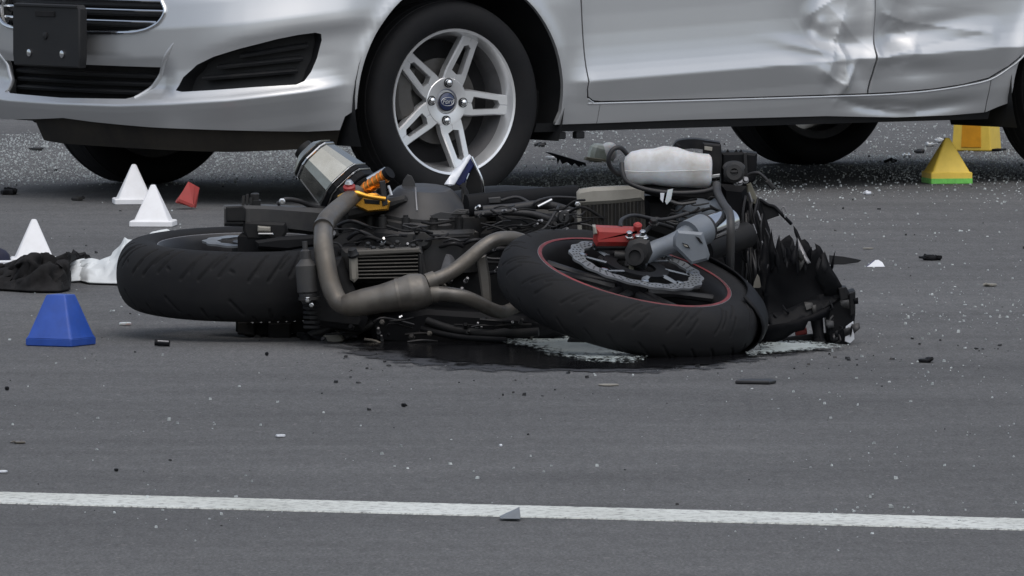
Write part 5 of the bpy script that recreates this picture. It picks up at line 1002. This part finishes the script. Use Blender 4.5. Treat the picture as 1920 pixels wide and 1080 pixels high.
# dark shoe with a white sole cut by the left edge
p = G(-14, 502)+V3(0, .05, 0); t = thing('dark_shoe', (p[0], p[1], 0), 'dark shoe with a white sole at the left edge behind the black cloth', 'shoe')
q = MB(); q.prism([(-.10, -.036), (.0, -.042), (.045, -.03), (.052, 0), (.045, .03), (0, .042), (-.10, .036)], (0, 0, .002), (1, 0, 0), (0, 1, 0), (0, 0, 1), .016, .004); obj('sole', q, M['white_plastic'], t)
q = MB(); q.ball((-.03, 0, .018), .075, .036, .036, 18, 10, None, .8); obj('upper', q, mat('navy_shoe_fabric', (.012, .014, .035), .7, var=.3), t); q = MB(); q.ball((-.09, 0, .03), .035, .033, .05, 16, 9); obj('ankle', q, M['cloth_black'], t)

# ---------------- larger debris ----------------
def piece(name, px, py, w, h, dep, mt, label, cat='debris', seed=0, rz=0., poly=None, tilt=0., lumps=0, group=None):
    p = G(px, py); r = random.Random(seed*31+5); t = thing(name, (p[0], p[1]+dep/2, .001), label, cat, group, math.radians(rz)); mb = MB()
    if poly is None: k = 9; poly = [((.5+.0)*w*math.cos(6.283*i/k)*r.uniform(.7, 1.), .5*dep*math.sin(6.283*i/k)*r.uniform(.6, 1.)) for i in range(k)]
    mb.prism(poly, (0, 0, 0), (1, 0, tilt), (0, 1, 0), (0, 0, 1), h, min(.003, h*.25)); obj('shell', mb, mt, t, smooth=25)
    for i in range(lumps):
        q = MB(); s_ = h*r.uniform(.5, 1.1); q.box((r.uniform(-.42, .42)*w, r.uniform(-.3, .3)*dep, s_*.5+h*.3), (w*r.uniform(.12, .3), dep*r.uniform(.2, .5), s_), rotm(r.uniform(-25, 25), r.uniform(-30, 30), r.uniform(0, 90)), .0015); obj('lump', q, mt, t, smooth=25)
    return t
BK, WH, PL = M['bike_black'], M['white_plastic'], M['pale_tank']
piece('plastic_clump', 1746, 489, .055, .010, .06, BK, 'jagged black plastic clump right of the white shard', seed=1, lumps=11)
piece('plastic_clump', 1735, 681, .040, .007, .05, BK, 'small black broken bracket on the asphalt at the lower right', seed=2, lumps=5)
p = G(1586, 498); t = thing('dark_shard', (p[0], p[1]+.05, .001), 'long dark blade shaped shard beside the broken fairing', 'debris')
mb = MB(); mb.prism([(-.042, 0), (-.042, .024), (-.005, .020), (.030, .013), (.043, .010), (.034, .004), (.0, .0)], (0, 0, 0), (1, .3, 0), (0, .2, 1), (0, 1, 0), .006, .001); obj('shell', mb, M['engine_black'], t, smooth=20)
p = G(1642, 502); t = thing('white_shard', (p[0], p[1]+.02, .001), 'white triangular shard with a blue edge right of the motorcycle', 'debris')
mb = MB(); mb.prism([(-.024, 0), (.025, 0), (.018, .012), (.008, .018), (-.002, .017)], (0, 0, 0), (1, .1, 0), (0, .5, 1), (0, 1, 0), .004, .0008); obj('shell', mb, WH, t, smooth=20)
mb = MB(); mb.prism([(-.027, 0), (-.023, 0), (-.001, .0165), (-.004, .0175)], (0, -.001, 0), (1, .1, 0), (0, .5, 1), (0, 1, 0), .005, .0005); obj('edge', mb, M['navy'], t, smooth=20)
piece('rubber_strip', 1416, 722, .085, .007, .10, M['hose'], 'flat dark strip lying in front of the puddle', seed=5, poly=[(-.042, -.02), (.03, -.04), (.046, .0), (.035, .05), (-.03, .04)])
piece('pale_sliver', 1140, 725, .05, .003, .05, PL, 'thin pale sliver lying left of the dark strip', seed=6)
q = piece('black_plug', 304, 650, .032, .004, .02, BK, 'short black plug lying right of the blue cone', seed=7); mb = MB(); mb.tube([(-.017, 0, .008), (.017, -.002, .006)], .0075, 12, 1); obj('barrel', mb, BK, q); mb = MB(); mb.tube([(-.010, -.006, .0115), (.015, -.008, .010)], .0025, 6, 1); obj('ridge', mb, M['alloy_dark'], q)
piece('pale_chip', 234, 611, .034, .006, .04, M['reservoir'], 'pale chip below the motorcycle rear tyre', seed=8)
piece('rust_chip', 36, 833, .032, .004, .03, M['pipe'], 'dark brown chip above the painted line at far left', seed=9, lumps=2)
piece('white_chip', 525, 821, .026, .005, .03, WH, 'white chip on bare asphalt above the left half of the line', seed=10)
piece('white_chip', 4, 888, .022, .004, .03, WH, 'white chip cut by the left edge just above the line', seed=11)
piece('white_chip', 939, 839, .008, .005, .02, WH, 'tiny white chip above the middle of the line', seed=12)
piece('white_chip', 1858, 538, .034, .006, .05, PL, 'pale curled chip near the right edge', seed=13, lumps=2)
piece('white_chip', 1628, 366, .026, .008, .05, WH, 'white chip on the asphalt left of the yellow cone', seed=14, lumps=2)
piece('dark_chip', 13, 733, .012, .008, .02, BK, 'small dark chip at the left edge below the blue cone', seed=15)
piece('dark_chip', 757, 764, .012, .007, .02, BK, 'small dark chip in front of the puddle middle', seed=16, lumps=2)
piece('dark_chip', 218, 885, .010, .005, .02, BK, 'small dark chip just above the line at left', seed=17)
piece('plastic_clump', 14, 366, .055, .014, .08, BK, 'black broken plastic at the left edge below the bumper', seed=18, lumps=4)
piece('dark_chip', 145, 377, .042, .010, .06, M['engine'], 'flat dark chip on the asphalt left of the white cone pair', seed=19, lumps=2)
piece('pale_chip', 1628, 468, .03, .003, .04, PL, 'thin dark and pale chip above the white triangular shard', seed=20)
piece('dark_chip', 500, 668, .010, .008, .02, BK, 'small dark crumb left of the puddle', seed=22)
# folded dark triangle on the painted line
p = G(958, 978); t = thing('folded_shard', (p[0], p[1]+.03, .005), 'small dark folded triangular shard standing on the white line', 'debris')
mb = MB(); mb.add([(-.018, -.02, 0), (.016, -.03, 0), (.015, -.005, .019), (-.02, .03, .0), (.017, .04, .0)], [(0, 1, 2), (0, 2, 3), (2, 4, 3), (2, 1, 4), (0, 3, 4, 1)]); obj('shell', mb, M['fork_grey'], t, smooth=0)
# red broken cone piece
p = G(347, 393); t = thing('red_fragment', (p[0], p[1]+.03, .001), 'red broken cone fragment lying right of the white cone pair', 'debris', rz=math.radians(15)); t.rotation_euler[1] = math.radians(16); t.location.z = .0105
mb = MB(); mb.add([(-.034, -.02, .0), (.012, -.03, .0), (.018, -.01, .012), (.026, .0, .0), (.014, .02, .066), (-.008, .012, .070), (.034, .03, .062), (.040, .03, .004), (-.028, .02, .004), (-.004, .03, .06)],
    [(0, 1, 2), (0, 2, 5), (2, 4, 5), (2, 3, 4), (3, 6, 4), (3, 7, 6), (0, 5, 9, 8), (5, 4, 6, 9), (9, 6, 7, 8)]); obj('shell', mb, M['red_plastic'], t, smooth=15); mb = MB(); mb.box((-.008, -.024, .007), (.05, .012, .012), rotm(0, 6, 8), .002); obj('base_edge', mb, M['red_plastic'], t)
# torn black trim and broken pale lamp housing under the car
p = G(1066, 316); t = thing('torn_trim', (p[0], p[1]+.1, .0), 'torn black trim strip with jagged teeth right of the car front wheel', 'debris', rz=0)
mb = MB(); prof = [(-.075, .044), (-.055, .042), (-.02, .032), (.02, .020), (.055, .010), (.058, .0), (.045, .002), (.035, -.004), (.02, .008), (.012, .0), (-.004, .012), (-.02, .006), (-.028, .022), (-.034, .002), (-.038, .024), (-.046, .03)]
mb.prism([(x, z+.004) for x, z in prof], (0, 0, 0), (1, 0, 0), (0, .3, 1), (0, 1, 0), .03, .001); obj('strip', mb, M['shard_black'], t, smooth=20)
p = G(1128, 306); t = thing('broken_lamp', (p[0], p[1]+.12, .0), 'broken pale lamp housing lying behind the hose loop under the car', 'debris')
mb = MB(); mb.ball((0, 0, .022), .045, .04, .036, 12, 8, rotm(0, 15, 10), .7); obj('shell', mb, mat('cracked_lamp_shell', (.30, .33, .31), .3, dirt=(.10, .12, .07), dscale=25., damt=.7), t, smooth=25); mb = MB(); mb.ball((.026, -.01, .034), .026, .03, .03, 12, 8, None, .8); obj('lens', mb, M['reservoir'], t); mb = MB(); mb.box((-.02, -.045, .008), (.07, .02, .012), rotm(0, 8, 20), .002); obj('stub', mb, M['olive'], t)
for k, (x, y, w, s_) in enumerate([(1700, 296, .03, 31), (1725, 288, .04, 32), (1745, 275, .035, 33), (1672, 306, .03, 34), (1040, 300, .05, 35), (1015, 276, .03, 36), (1760, 268, .025, 37), (70, 283, .05, 38)]):
    piece('glass_chunk', x, y, w, .010, .07, M['lens'] if k % 2 == 0 else M['crumb_dark'], ['bright glass chunk on the asphalt behind the sill dent', 'dark chunk among glass left of the yellow cone', 'bright glass chunk beyond the tip of the yellow cone', 'dark chunk beside the far rear tyre', 'pale broken glass heap beside the car front tyre', 'dark chunk beyond the torn trim strip', 'bright glass chunk above the yellow cone', 'dark flat chunk beyond the bumper at left'][k], seed=s_, lumps=3)
